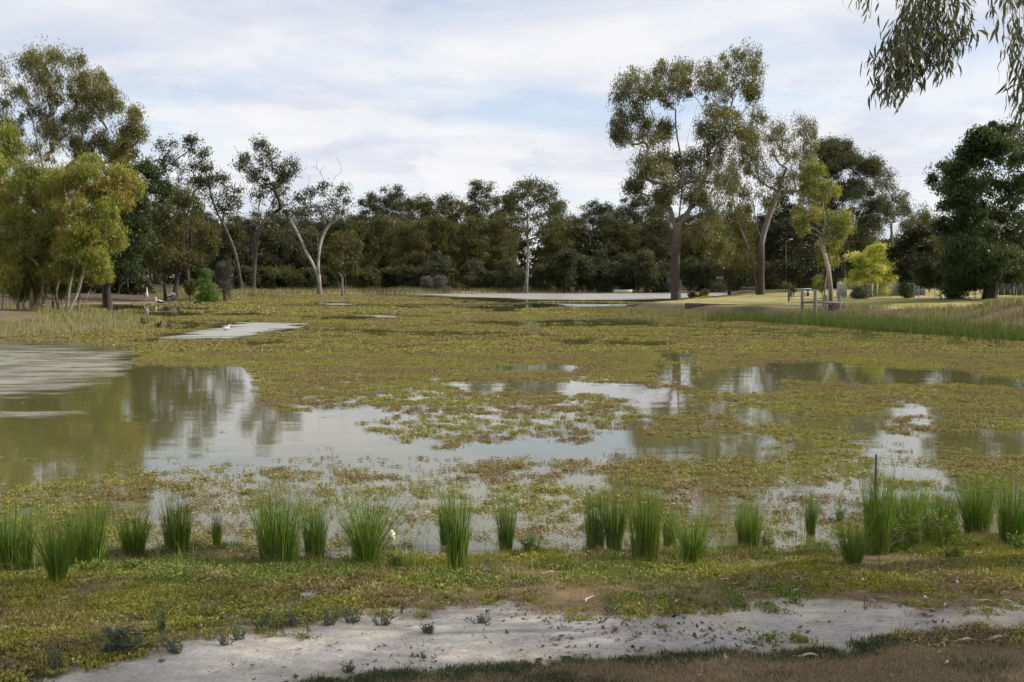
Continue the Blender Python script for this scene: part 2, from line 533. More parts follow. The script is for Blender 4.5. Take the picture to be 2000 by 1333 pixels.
def build_ground():
    az = np.concatenate([np.linspace(-180, -40, 36)[:-1], np.linspace(-40, -27, 30)[:-1], np.linspace(-27, 27, 400), np.linspace(27, 40, 30)[1:], np.linspace(40, 180, 36)[1:-1]])
    r = np.concatenate([[0.2, 1.2, 2.4, 3.6], np.arange(4.4, 12.5, 0.055), np.geomspace(12.6, 44, 40), np.geomspace(45, 150, 95)[0:], np.geomspace(152, 330, 60), np.geomspace(350, 3500, 14)])
    A, R = np.meshgrid(np.radians(az), r, indexing='ij')
    x, y = R * np.sin(A), R * np.cos(A)
    z = land(x, y)
    c = ground_colour(x, y, z)
    na, nr = A.shape
    i = np.arange(na)[:, None]
    k = np.arange(nr - 1)[None, :]
    i2 = (i + 1) % na
    Q = np.stack([i * nr + k, i * nr + k + 1, i2 * nr + k + 1, i2 * nr + k], -1).reshape(-1, 4)
    V = np.stack([x, y, z], -1).reshape(-1, 3)
    m, nt = new_mat('ground')
    col = attr(nt, 'soil').outputs['Color']
    pos = N(nt, 'ShaderNodeNewGeometry').outputs['Position']
    n1 = N(nt, 'ShaderNodeTexNoise', ins={'Vector': pos, 'Scale': 28.0, 'Detail': 8.0, 'Roughness': 0.75}).outputs['Fac']
    n2 = N(nt, 'ShaderNodeTexNoise', ins={'Vector': pos, 'Scale': 3.0, 'Detail': 6.0, 'Roughness': 0.7}).outputs['Fac']
    n3 = N(nt, 'ShaderNodeTexNoise', ins={'Vector': pos, 'Scale': 140.0, 'Detail': 3.0, 'Roughness': 0.7}).outputs['Fac']
    g = ramp(nt, n1, [(0.30, 0.66), (0.5, 1.0), (0.72, 1.28)])
    g2 = ramp(nt, n2, [(0.3, 0.8), (0.7, 1.2)])
    col = mixc(nt, 1.0, mixc(nt, 1.0, col, g, 'MULTIPLY'), g2, 'MULTIPLY')
    hgt = math_n(nt, 'ADD', math_n(nt, 'ADD', n1, math_n(nt, 'MULTIPLY', n3, 0.35)), math_n(nt, 'MULTIPLY', n2, 1.5))
    bp = N(nt, 'ShaderNodeBump', ins={'Strength': 0.7, 'Distance': 0.04, 'Height': hgt})
    b = N(nt, 'ShaderNodeBsdfPrincipled', ins={'Base Color': col, 'Roughness': 0.95, 'Normal': bp.outputs[0]})
    b.inputs['Specular IOR Level'].default_value = 0.15
    out(nt, b.outputs[0])
    # leave a cap-free hole right under the tripod: the ring starts 0.2 m out
    obj('ground', mesh_np('ground', V, Q, np.zeros((0, 3), np.int32), m, {'soil': c.reshape(-1, 3)}, True), kind='structure')


build_ground()

# ------------------------------------------------------------------ water
RUFFLED = [([(-400, 650), (0, 662), (150, 668), (285, 682), (230, 700), (275, 715), (230, 745), (100, 768), (0, 778), (-400, 800)], 34, 0.55),
           ([(-300, 800), (60, 798), (180, 800), (120, 814), (0, 818), (-300, 830)], 9, 0.42),
           ([(290, 662), (420, 642), (470, 629), (580, 632), (540, 646), (440, 660)], 5, 0.85),
           ([(790, 574), (1000, 573.0), (1320, 572.6), (1420, 571.5), (1430, 577), (1300, 584), (1180, 586), (1030, 585), (900, 580)], 2.2, 0.85),
           ([(1060, 593), (1230, 595), (1220, 599), (1130, 599)], 1.5, .8),
           ([(610, 593), (660, 592), (690, 596), (620, 597)], 1.2, .6), ([(715, 615.5), (775, 615.5), (765, 619), (725, 619)], 1.2, .6)]


def ruffle(px, py):
    r = np.zeros(px.shape)
    for poly, soft, s in RUFFLED:
        r = np.maximum(r, s * smooth(soft, -soft, sdist(poly, px, py)))
    return r


def build_water():
    az = np.radians(np.concatenate([np.linspace(-75, -30, 20)[:-1], np.linspace(-30, 30, 230), np.linspace(30, 75, 20)[1:]]))
    r = np.concatenate([np.geomspace(7, 40, 60), np.geomspace(40.3, 300, 180)])
    A, R = np.meshgrid(az, r, indexing='ij')
    x, y = R * np.sin(A), R * np.cos(A)
    px, py, f = project(x, y, 0 * x)
    ruf = ruffle(px + 150 * (fbm(x * .03, y * .55, 41, 4, .6) - .5), py + 16 * (fbm(x * .06, y * .5, 42, 4, .6) - .5) * np.clip((py - 560) / 120, 0.05, 1))
    na, nr = A.shape
    i = np.arange(na - 1)[:, None]
    k = np.arange(nr - 1)[None, :]
    Q = np.stack([i * nr + k, (i + 1) * nr + k, (i + 1) * nr + k + 1, i * nr + k + 1], -1).reshape(-1, 4)
    Q = Q[:, ::-1]
    V = np.stack([x, y, 0 * x], -1).reshape(-1, 3)
    m, nt = new_mat('water')
    pos = N(nt, 'ShaderNodeNewGeometry').outputs['Position']
    rf = attr(nt, 'ruffle').outputs['Fac']
    sr = N(nt, 'ShaderNodeMapping', ins={0: pos, 3: (0.38, 1.0, 1.0)}).outputs[0]
    nr_ = N(nt, 'ShaderNodeTexNoise', ins={'Vector': sr, 'Scale': 1.3, 'Detail': 6.0, 'Roughness': 0.72}).outputs['Fac']
    rf = ramp(nt, math_n(nt, 'ADD', rf, math_n(nt, 'MULTIPLY', math_n(nt, 'SUBTRACT', nr_, 0.5), 1.5)), [(0.22, 0.0), (0.62, 0.6), (1.1, 1.0)])
    s1 = N(nt, 'ShaderNodeMapping', ins={0: pos, 3: (0.55, 1.0, 1.0)}).outputs[0]
    w1 = N(nt, 'ShaderNodeTexNoise', ins={'Vector': s1, 'Scale': 1.1, 'Detail': 2.0, 'Roughness': 0.45}).outputs['Fac']
    w2 = N(nt, 'ShaderNodeTexNoise', ins={'Vector': s1, 'Scale': 9.0, 'Detail': 4.0, 'Roughness': 0.6}).outputs['Fac']
    gate = ramp(nt, w1, [(0.35, 0.55), (0.6, 1.0)])
    b1 = N(nt, 'ShaderNodeBump', ins={'Strength': 0.05, 'Distance': 0.08, 'Height': w1})
    st = math_n(nt, 'ADD', math_n(nt, 'MULTIPLY', math_n(nt, 'MULTIPLY', rf, gate), 0.75), 0.012)
    b2 = N(nt, 'ShaderNodeBump', ins={'Strength': st, 'Distance': 0.05, 'Height': w2, 'Normal': b1.outputs[0]})
    mud = mixc(nt, N(nt, 'ShaderNodeTexNoise', ins={'Vector': pos, 'Scale': 0.25, 'Detail': 3.0}).outputs['Fac'], (0.085, 0.083, 0.028), (0.12, 0.108, 0.042))
    mud = mixc(nt, math_n(nt, 'MULTIPLY', rf, 0.6), mud, (0.30, 0.27, 0.16))  # ruffled patches: reflected sky is mixed into the base colour as a paler tone
    rough = math_n(nt, 'ADD', math_n(nt, 'MULTIPLY', rf, 0.42), 0.03)
    b = N(nt, 'ShaderNodeBsdfPrincipled', ins={'Base Color': mud, 'Roughness': rough, 'IOR': 1.333, 'Normal': b2.outputs[0]})
    gl = N(nt, 'ShaderNodeBsdfGlossy', ins={'Roughness': 0.38, 'Color': (0.97, 0.97, 0.95, 1), 'Normal': b2.outputs[0]})
    mx = N(nt, 'ShaderNodeMixShader', ins={0: math_n(nt, 'MULTIPLY', math_n(nt, 'MULTIPLY', rf, nr_), 0.70), 1: b.outputs[0], 2: gl.outputs[0]})
    out(nt, mx.outputs[0])
    obj('water', mesh_np('water', V, Q, np.zeros((0, 3), np.int32), m, {'ruffle': ruf.ravel()}, True), kind='structure')


build_water()

# ------------------------------------------------------------------ trees
def leaves(C, rad, n, L, W, droop, rng, tints, flat=0.85, tj=0.12):
    """n diamond leaves round every tuft centre"""
    C = np.repeat(np.asarray(C, float), n, 0)
    rad = np.repeat(np.broadcast_to(rad, (len(C) // n,)), n)
    tints = np.repeat(tints, n)
    m = len(C)
    u = rng.normal(size=(m, 3))
    u /= np.linalg.norm(u, axis=1, keepdims=True)
    rr = rad * rng.random(m) ** 0.45
    P = C + u * rr[:, None] * np.array([1, 1, flat])
    a = rng.normal(size=(m, 3)) * 0.55 + np.array([0, 0, -droop])
    a /= np.linalg.norm(a, axis=1, keepdims=True)
    s = np.cross(a, rng.normal(size=(m, 3)))
    s /= np.linalg.norm(s, axis=1, keepdims=True) + 1e-9
    l = L * (0.65 + 0.7 * rng.random(m))
    w = W * (0.7 + 0.6 * rng.random(m)) * 0.5
    V = np.stack([P - a * l[:, None] * .35 - s * w[:, None], P - a * l[:, None] * .35 + s * w[:, None], P + a * l[:, None] * .65], 1).reshape(-1, 3)
    T = np.arange(m * 3).reshape(-1, 3)
    t = np.clip(tints + rng.normal(size=m) * tj, 0, 1)
    return V, T, np.repeat(t, 3)


def resample(P, step):
    P = np.asarray(P, float)
    seg = np.linalg.norm(np.diff(P, axis=0), axis=1)
    s = np.concatenate([[0], np.cumsum(seg)])
    k = max(2, int(round(s[-1] / step)) + 1)
    # Catmull-Rom-ish: smooth the polyline a little
    t = np.linspace(0, s[-1], k)
    R = np.stack([np.interp(t, s, P[:, i]) for i in range(3)], 1)
    for _ in range(2):
        if len(R) > 2:
            R[1:-1] = 0.5 * R[1:-1] + 0.25 * (R[2:] + R[:-2])
    return R


class Skeleton:
    def __init__(s, rng):
        s.P, s.par, s.rng, s.zmin = [], [], rng, -1e9

    def path(s, P, parent=-1):
        last = parent
        for p in P:
            s.P.append(np.asarray(p, float))
            s.par.append(last)
            last = len(s.P) - 1
        return last

    def attach(s, c, step, wob, rise=0.35, lo=0):
        A = np.array(s.P[lo:])
        dv = c - A
        hd = np.hypot(dv[:, 0], dv[:, 1])
        dist = np.linalg.norm(dv, axis=1)
        cost = dist + 1.6 * np.maximum(0, rise * hd - dv[:, 2])
        cost = cost + 40.0 * (A[:, 2] < s.zmin)
        j = int(np.argmin(cost))
        a = A[j]
        n = max(2, int(dist[j] / step) + 1)
        t = np.linspace(0, 1, n + 1)[1:, None]
        up = np.array([0, 0, 0.16 * dist[j]])
        ctrl = a + (c - a) * 0.45 + up * s.rng.uniform(-.3, 1.0) + s.rng.normal(size=3) * wob * dist[j]
        P = (1 - t) ** 2 * a + 2 * t * (1 - t) * ctrl + t ** 2 * c
        P[:-1] += s.rng.normal(size=(len(P) - 1, 3)) * wob * 0.25 * step
        return s.path(P, lo + j)

    def chains(s, r_tip, r_base):
        n = len(s.P)
        cnt = np.zeros(n)
        kids = [[] for _ in range(n)]
        for i, p in enumerate(s.par):
            if p >= 0:
                kids[p].append(i)
        for i in range(n - 1, -1, -1):
            if not kids[i]:
                cnt[i] += 1
            if s.par[i] >= 0:
                cnt[s.par[i]] += cnt[i]
        tot = max(cnt.max(), 2)
        e = math.log(r_base / r_tip) / math.log(tot)
        R = np.maximum(r_tip, r_base * (cnt / tot) ** max(e, 0.66))
        own = np.full(n, -1)
        out_ = []
        for i in range(n):
            p = s.par[i]
            if p >= 0 and max(kids[p], key=lambda q: cnt[q]) == i:
                continue
            ch = [i] if p < 0 else [p, i]
            while kids[ch[-1]]:
                ch.append(max(kids[ch[-1]], key=lambda q: cnt[q]))
            rr = R[ch].copy()
            if p >= 0:
                rr[0] = min(rr[0], rr[1] * 1.35)
            if len(ch) > 1:
                lim = -1                                    # trunk and ground stems
                if p >= 0 and not (own[p] == -1 and rr[0] > r_base * .42):
                    lim = i if own[p] == -1 else own[p]
                for q in ch[(1 if p >= 0 else 0):]:
                    own[q] = lim
                out_.append((np.array([s.P[q] for q in ch]), rr, lim))
        return out_


def flare(P, R, amount=0.32, hgt=0.8):
    z = P[:, 2] - P[0, 2]
    return R * (1 + amount * np.exp(-z / hgt))


DENS = (2.9, 1.22, 0.82, 1.0)        # leaves per tuft, tuft radius, leaf length, leaf width


def wood(root, sk, r_tip, r_base, base, bark, sides, limbs=True, bark2=None, fine=None):
    """trunk: stems that rise from the ground and their main forks; limb: every bough that leaves a trunk, with its twigs"""
    trunks, lim = [], {}
    for P, R, l in sk.chains(r_tip, r_base):
        if fine:
            R = np.maximum(R, fine)
        if l == -1:
            if P[0, 2] < base[2] + 0.6:
                R = flare(P, R)
                P = np.vstack([P[:1] - np.array([0, 0, 0.35]), P])
                R = np.concatenate([[R[0] * 1.08], R])
                trunks.append(Geo())
            trunks[-1].tube(P, R, sides)
        else:
            g = lim.setdefault(l if limbs else 0, Geo()) if limbs else trunks[0]
            g.tube(P, R, 6 if R[0] > 0.05 else 3, cap=False)
    for g in trunks:
        obj('trunk', g.mesh('trunk', bark, True, base), root)
    for g in lim.values():
        obj('limb', g.mesh('limb', bark2 or bark, True, base), root)


def make_tree(name, base, stems, clumps, leaf, bark, seed, label, cat='tree', group=None, r_base=0.3, r_tip=0.012, tufts=10, per=30, tuft_r=0.6,
              L=0.3, W=0.08, droop=0.9, step=0.9, wob=0.10, tint0=0.45, tint_s=0.18, twigs=True, shell=0.35, extra=None, flat=0.8, depth=1.0, trunk_sides=9, rise=0.35, dead=0, thin=0.0, limbs=True, clear=0.22):
    """stems: list of polylines of world points. clumps: (centre, rx, rz) in metres.  tree > trunk, branches, crown"""
    per, tuft_r, L, W = int(per * DENS[0]), tuft_r * DENS[1], L * DENS[2], W * DENS[3]
    rng = np.random.default_rng(seed)
    base = np.asarray(base, float)
    sk = Skeleton(rng)
    for P in stems:
        if len(sk.P) == 0 or np.linalg.norm(np.asarray(P[0]) - base) < 1.8:
            sk.path(resample(P, step))
        else:
            A = np.array(sk.P)
            j = int(np.argmin(np.linalg.norm(A - np.asarray(P[0]), axis=1)))
            sk.path(resample([A[j]] + list(P), step)[1:], j)
    nst = len(sk.P)
    if clumps:
        sk.zmin = base[2] + clear * (max(q[0][2] for q in clumps) - base[2])
    order = sorted(range(len(clumps)), key=lambda i: 1e4 - clumps[i][0][2] if len(clumps[i]) > 3 else clumps[i][0][2])
    TC, TR, TT = [], [], []
    for i in order:
        c, rx, rz, *hang = clumps[i]
        c = np.asarray(c, float)
        lo = len(sk.P)
        end = sk.attach(c - np.array([0, 0, (-.2 if hang else 0.45) * rz]), step, wob, -3.0 if hang else rise)
        lo2 = max(lo, end - 2)
        ct = tint0 + rng.normal() * tint_s
        k = max(2, int(round(tufts * 1.3 * rng.uniform(.75, 1.25))))
        for q in range(k):
            u = rng.normal(size=3)
            u /= np.linalg.norm(u)
            rr = shell + (1 - shell) * rng.random() ** 0.6
            if u[2] < -0.3 and rng.random() < .5:
                u[2] *= -.6
            p = c + u * rr * np.array([rx, rx * depth, rz])
            if rng.random() < thin:
                continue
            TC.append(p)
            TR.append(tuft_r * (.45 + 1.1 * rng.random() ** 1.3))
            TT.append(np.clip(ct + rng.normal() * 0.10 + 0.06 * u[2], 0, 1))
            if twigs:
                sk.attach(p, step * .8, wob, 0.1, lo2)
    for q in range(dead):                                   # bare twigs that stick out of the top
        k = rng.integers(max(1, nst // 3), len(sk.P))
        p = sk.P[k] + np.array([rng.normal() * .8, rng.normal() * .8, rng.uniform(1.2, 3.2)])
        sk.attach(p, step * .6, wob * 1.5, 0.3)
    root = obj(name, None, None, base, label, cat, group)
    wood(root, sk, r_tip, r_base, base, bark, trunk_sides, limbs)
    if TC:
        V, Q, t = leaves(TC, np.array(TR), per, L, W, droop, rng, np.array(TT), 1.25 if droop > .65 else flat)
        cg = Geo()
        cg.add(V, None, Q, t)
        obj('crown', cg.mesh('crown', leaf, False, base), root)
    if extra:
        extra(root, sk, rng, base)
    return root


def pxc(lst, Y, rng, spread=1.0):
    """clumps drawn in photo pixels at depth Y -> world clumps scattered in depth"""
    s = F / Y
    o = []
    for (px, py, rx, ry, *hang) in lst:
        dy = rng.uniform(-1, 1) * spread
        c = at_y(px, py, Y)
        o.append((c + np.array([0, dy, 0]), rx / s * 1.25, ry / s * 1.25, *hang))
    return o


def pxs(lst, Y, dy=0.0):
    """stem polyline drawn in photo pixels at depth Y; the foot is put on the ground"""
    P = [at_y(a, b, Y + dy) for a, b in lst]
    return P


def px_tree(name, foot, Y, stems, clumps, leaf, bark, seed, label, spread=3.0, **kw):
    base = ground_y(foot, Y)
    S = []
    rng = np.random.default_rng(seed + 1000)
    for i, st in enumerate(stems):
        P = pxs(st, Y)
        if st[0][1] > 500 and abs(P[0][2] - base[2]) < 3.0 and kw.get('ground_stems', True):
            off = rng.normal() * 0.35 if i else 0.0
            P[0] = np.array([P[0][0], Y + off, float(max(land(P[0][0], Y + off), 0))])
        for q in range(1, len(P)):
            P[q] = P[q] + np.array([0, rng.normal() * 0.5 + (rng.uniform(-1, 1) * spread * 0.25 if i else 0) * q / len(P), 0])
        S.append(P)
    kw.pop('ground_stems', None)
    return make_tree(name, base, S, pxc(clumps, Y, rng, spread), leaf, bark, seed, label, **kw)


# leaf colours (old leaves -> fresh tips)
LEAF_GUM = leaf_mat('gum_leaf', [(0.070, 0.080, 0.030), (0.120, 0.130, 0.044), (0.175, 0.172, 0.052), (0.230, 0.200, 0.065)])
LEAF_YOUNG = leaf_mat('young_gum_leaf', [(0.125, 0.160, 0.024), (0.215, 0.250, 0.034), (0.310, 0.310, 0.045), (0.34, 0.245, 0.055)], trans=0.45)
LEAF_DARK = leaf_mat('far_gum_leaf', [(0.032, 0.037, 0.019), (0.048, 0.054, 0.026), (0.068, 0.074, 0.034), (0.092, 0.090, 0.042)], trans=0.22, gloss=0.012)  # far leaves lifted: the veil of distant air is put into their colour
LEAF_OLIVE = leaf_mat('olive_leaf', [(0.050, 0.060, 0.020), (0.075, 0.084, 0.026), (0.100, 0.102, 0.030), (0.128, 0.110, 0.036)], trans=0.25, gloss=0.012)
LEAF_GREY = leaf_mat('grey_green_leaf', [(0.050, 0.060, 0.032), (0.075, 0.085, 0.045), (0.105, 0.110, 0.055), (0.135, 0.125, 0.070)], trans=0.22, gloss=0.012)
LEAF_GREEN = leaf_mat('deep_green_leaf', [(0.018, 0.034, 0.008), (0.030, 0.055, 0.011), (0.055, 0.085, 0.016), (0.085, 0.115, 0.024)], trans=0.28)
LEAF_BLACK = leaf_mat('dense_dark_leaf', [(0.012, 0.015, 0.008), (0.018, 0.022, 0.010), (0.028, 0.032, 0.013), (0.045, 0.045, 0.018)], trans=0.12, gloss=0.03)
LEAF_YELLOW = leaf_mat('golden_leaf', [(0.17, 0.23, 0.018), (0.36, 0.40, 0.026), (0.60, 0.57, 0.08), (0.72, 0.66, 0.20)], trans=0.4, gloss=0.04, patch=0.5, patch_scale=0.6)
LEAF_BRIGHT = leaf_mat('bright_green_leaf', [(0.05, 0.11, 0.015), (0.09, 0.17, 0.02), (0.13, 0.21, 0.03), (0.17, 0.24, 0.05)], trans=0.38)
LEAF_DEAD = leaf_mat('dry_twig', [(0.075, 0.066, 0.055), (0.10, 0.088, 0.075), (0.13, 0.115, 0.10), (0.16, 0.145, 0.125)], trans=0.0, gloss=0.02)
LEAF_MAUVE = leaf_mat('grey_shrub_leaf', [(0.085, 0.078, 0.078), (0.12, 0.112, 0.112), (0.155, 0.145, 0.145), (0.19, 0.18, 0.175)], trans=0.1, gloss=0.02)
BARK_GUM = bark_mat('gum_bark', (0.085, 0.066, 0.052), (0.36, 0.325, 0.28), 5.0, 12.0)
BARK_GUM2 = bark_mat('smooth_gum_bark', (0.075, 0.060, 0.048), (0.33, 0.30, 0.265), 3.0, 11.0)
BARK_YOUNG = bark_mat('sapling_bark', (0.20, 0.165, 0.125), (0.44, 0.39, 0.31), 0.3, 2.5, 2.0)
BARK_DARK = bark_mat('dark_bark', (0.050, 0.042, 0.035), (0.085, 0.072, 0.06), 1.0, 8.0)
BARK_PALE = bark_mat('pale_bark', (0.16, 0.145, 0.13), (0.40, 0.375, 0.345), 0.5, 4.0)

rng0 = np.random.default_rng(5)

# --- the great gum on the point
px_tree('gum_tree', 1321, 114.0,
        [[(1321, 583), (1319, 530), (1320, 480), (1323, 455), (1330, 400), (1334, 340), (1338, 290), (1350, 240), (1362, 205)],
         [(1321, 452), (1311, 420), (1303, 380), (1294, 340), (1282, 300), (1268, 262)],
         [(1325, 448), (1345, 415), (1362, 380), (1384, 330), (1404, 280), (1425, 220), (1440, 175)],
         [(1335, 330), (1325, 285), (1316, 245), (1318, 200)], [(1294, 345), (1305, 300), (1310, 250), (1303, 200)]],
        [(1442, 128, 34, 24), (1468, 150, 18, 22), (1400, 138, 30, 22), (1352, 140, 34, 22), (1308, 148, 32, 24), (1262, 152, 28, 22), (1232, 170, 26, 22), (1212, 196, 16, 22),
         (1228, 228, 26, 22), (1262, 200, 30, 24), (1300, 188, 28, 22), (1338, 180, 26, 20), (1382, 180, 30, 24), (1428, 172, 34, 26), (1474, 180, 10, 12), (1208, 262, 14, 14), (1236, 262, 26, 16),
         (1270, 244, 18, 14), (1262, 282, 24, 14), (1296, 262, 14, 12), (1392, 228, 26, 22), (1424, 236, 24, 22), (1372, 268, 22, 20), (1408, 280, 32, 22), (1444, 268, 24, 22), (1476, 262, 16, 18),
         (1372, 310, 32, 22), (1412, 322, 30, 24), (1450, 310, 24, 22), (1330, 322, 22, 16), (1298, 310, 22, 16), (1268, 318, 20, 14), (1250, 342, 20, 12), (1238, 366, 16, 9), (1284, 346, 24, 15),
         (1312, 372, 18, 12), (1350, 356, 28, 18), (1388, 362, 30, 20), (1428, 362, 22, 20), (1290, 388, 12, 8), (1362, 392, 22, 14), (1400, 400, 26, 16),
         (1386, 432, 26, 18, 1), (1412, 450, 18, 18, 1), (1384, 470, 22, 20, 1), (1410, 488, 16, 18, 1), (1366, 452, 14, 14, 1)],
        LEAF_GUM, BARK_GUM, 1, 'tallest gum with broad airy crown and thick trunk on the grassy point', spread=4.0, r_base=0.45, r_tip=0.014, tufts=19, per=26, thin=.14,
        tuft_r=0.60, L=0.34, W=0.085, tint0=0.48, shell=0.25, trunk_sides=14, wob=0.13)

# --- second gum, forked trunk
px_tree('gum_tree', 1487, 121.0,
        [[(1487, 576), (1487, 520), (1485, 470), (1480, 430), (1482, 380), (1488, 320), (1494, 260)], [(1486, 480), (1500, 430), (1520, 380), (1536, 320), (1550, 285)],
         [(1478, 575), (1470, 520), (1458, 480), (1446, 450), (1432, 400), (1425, 360)], [(1484, 470), (1472, 440), (1468, 400), (1466, 340)]],
        [(1490, 232, 20, 22), (1504, 262, 22, 22), (1470, 290, 26, 22), (1532, 272, 26, 22), (1560, 256, 18, 16), (1576, 284, 16, 22), (1582, 318, 12, 22), (1520, 310, 30, 22), (1552, 318, 28, 22),
         (1484, 334, 28, 22), (1448, 340, 22, 20), (1428, 372, 20, 18), (1510, 356, 28, 18), (1550, 362, 24, 20), (1462, 384, 20, 14), (1438, 412, 18, 12), (1500, 400, 22, 12), (1570, 350, 16, 20)],
        LEAF_GUM, BARK_GUM2, 2, 'slender twin-trunked gum with pale bark, right behind the lawn of the point', spread=3.5, r_base=0.32, r_tip=0.012, tufts=13, per=26, tuft_r=0.62,
        L=0.32, W=0.075, tint0=0.55, thin=0.1)

# --- dense black-green tree behind the posts
px_tree('evergreen_tree', 1548, 132.0, [[(1548, 572), (1547, 500), (1548, 430), (1545, 390)]],
        [(1540, 396, 28, 24), (1562, 420, 30, 26), (1520, 430, 28, 28), (1545, 460, 40, 28), (1510, 475, 24, 26), (1580, 470, 28, 28), (1545, 505, 46, 24), (1586, 515, 30, 22), (1522, 530, 26, 18), (1568, 540, 36, 14), (1600, 440, 20, 26)],
        LEAF_BLACK, BARK_DARK, 3, 'nearly black dense evergreen between the twin-trunked gum and the leaning sapling', spread=4, r_base=0.35, tufts=22, per=30, tuft_r=0.9, L=0.34, W=0.12, tint0=0.4, droop=.3, twigs=False)
# --- grey-green she-oak
px_tree('she_oak_tree', 1650, 142.0, [[(1648, 568), (1646, 480), (1645, 400), (1642, 320)]],
        [(1612, 300, 22, 18), (1640, 292, 26, 16), (1668, 310, 24, 18), (1688, 338, 16, 22), (1610, 335, 24, 24), (1648, 340, 34, 26), (1684, 376, 22, 26), (1610, 385, 30, 28), (1656, 392, 36, 28), (1698, 416, 20, 24), (1620, 430, 36, 26), (1668, 440, 36, 26), (1704, 456, 26, 22),
         (1630, 476, 40, 24), (1684, 486, 36, 24), (1650, 520, 40, 22), (1610, 510, 30, 22)],
        LEAF_GREY, BARK_DARK, 4, 'rounded grey-green she-oak with fine foliage behind the leaning sapling', spread=4, r_base=0.3, tufts=30, per=40, tuft_r=0.8, L=0.42, W=0.085, tint0=0.35, droop=.2, twigs=False)
# --- open gum behind, over the yellow bush
px_tree('gum_tree', 1738, 152.0, [[(1742, 566), (1742, 500), (1740, 440), (1738, 380), (1736, 345)], [(1740, 440), (1752, 410), (1764, 380)]],
        [(1735, 346, 20, 12), (1716, 366, 20, 16), (1750, 366, 18, 12), (1738, 390, 26, 16), (1762, 392, 14, 12), (1712, 404, 22, 18), (1752, 424, 24, 16), (1724, 438, 28, 18), (1772, 412, 12, 10), (1768, 446, 18, 14), (1735, 466, 30, 16)],
        LEAF_GREY, BARK_GUM2, 5, 'loose-crowned grey gum rising behind the golden shrub', spread=3, r_base=0.2, tufts=11, per=24, tuft_r=0.65, L=0.34, W=0.08, tint0=0.5)
px_tree('gum_tree', 1800, 160.0, [[(1800, 566), (1800, 480), (1803, 430)]],
        [(1790, 426, 14, 14), (1806, 440, 22, 14), (1824, 436, 16, 16), (1776, 452, 20, 14), (1812, 466, 28, 16), (1780, 480, 26, 18), (1830, 480, 24, 20), (1800, 500, 34, 18)],
        LEAF_OLIVE, BARK_DARK, 6, 'brownish low gum peeping out above the flowering magnolia', spread=3, r_base=0.2, tufts=12, per=24, tuft_r=0.8, L=0.36, W=0.1, tint0=0.55, twigs=False)
px_tree('gum_tree', 1425, 150.0, [[(1425, 570), (1424, 500), (1420, 450)], [(1426, 520), (1440, 470)]],
        [(1420, 430, 22, 16), (1446, 446, 20, 16), (1404, 456, 20, 16), (1430, 474, 26, 16), (1456, 484, 20, 16), (1410, 500, 22, 16), (1440, 512, 24, 14), (1466, 520, 16, 14), (1420, 534, 22, 12)],
        LEAF_OLIVE, BARK_DARK, 11, 'bushy olive tree across the water between the two tall gums', spread=3, r_base=.2, tufts=16, per=24, tuft_r=.75, L=.36, W=.11, tint0=.5, twigs=False)
# --- leaning sapling by the posts
px_tree('gum_sapling', 1622, 72.0, [[(1623, 590), (1618, 560), (1613, 525), (1609, 490), (1605, 465), (1597, 435), (1588, 405), (1582, 375), (1584, 345)], [(1607, 480), (1602, 440), (1606, 400), (1606, 360)], [(1614, 540), (1622, 522), (1630, 500)]],
        [(1584, 332, 14, 14), (1600, 338, 12, 14), (1572, 354, 12, 14), (1596, 362, 20, 16), (1614, 372, 12, 16), (1578, 382, 16, 16), (1604, 394, 18, 14), (1566, 420, 12, 10), (1556, 436, 12, 9), (1584, 420, 14, 12),
         (1610, 425, 14, 12), (1636, 432, 16, 14), (1646, 452, 12, 14), (1626, 456, 16, 14), (1640, 478, 14, 14), (1622, 486, 14, 12), (1630, 508, 14, 10), (1612, 508, 10, 9), (1578, 448, 12, 10), (1634, 376, 8, 8)],
        LEAF_YOUNG, BARK_YOUNG, 7, 'young leaning gum with bright green leaves beside the old timber posts', spread=1.2, r_base=0.13, r_tip=0.008, tufts=11, per=18, tuft_r=0.27, L=0.22, W=0.05, tint0=0.38, step=.5)
# --- golden shrub, magnolia, big elm
px_tree('golden_shrub', 1700, 97.0, [[(1702, 573), (1700, 540), (1700, 510)]],
        [(1705, 492, 16, 12), (1725, 488, 14, 10), (1690, 502, 18, 12), (1734, 504, 10, 14), (1716, 512, 20, 14), (1676, 518, 16, 14), (1700, 530, 24, 14), (1732, 532, 14, 12), (1668, 536, 14, 10), (1690, 546, 24, 8), (1724, 548, 18, 8), (1676, 556, 18, 8), (1704, 560, 22, 8), (1730, 560, 14, 8), (1690, 568, 16, 6), (1716, 570, 14, 6)],
        LEAF_YELLOW, BARK_DARK, 8, 'golden yellow rounded shrub glowing in sun behind the wire fence', cat='shrub', spread=1.6, r_base=0.12, clear=0.0, tufts=16, per=24, tuft_r=0.34, L=0.16, W=0.09, tint0=0.50, tint_s=.2, droop=.1, twigs=False)


def magnolia_flowers(root, sk, rng, base):
    me = None
    white = plain_mat('petal', (0.80, 0.78, 0.70), 0.6, 0.08, 6, 0.1)
    for (px, py) in [(1770, 463), (1773, 466), (1789, 478), (1798, 482), (1808, 468), (1813, 472), (1816, 471), (1802, 498), (1786, 500), (1763, 470)]:
        g = Geo()
        c = at_y(px, py, 89.6)
        for k in range(6):
            a = k * math.pi / 3 + rng.random()
            d = np.array([math.cos(a), math.sin(a), 0.55])
            t = np.array([-math.sin(a), math.cos(a), 0])
            g.add([c, c + d * .07 + t * .05, c + d * .15, c + d * .07 - t * .05], [(0, 1, 2, 3)])
        obj('flower', g.mesh('flower', white, False, base), root)


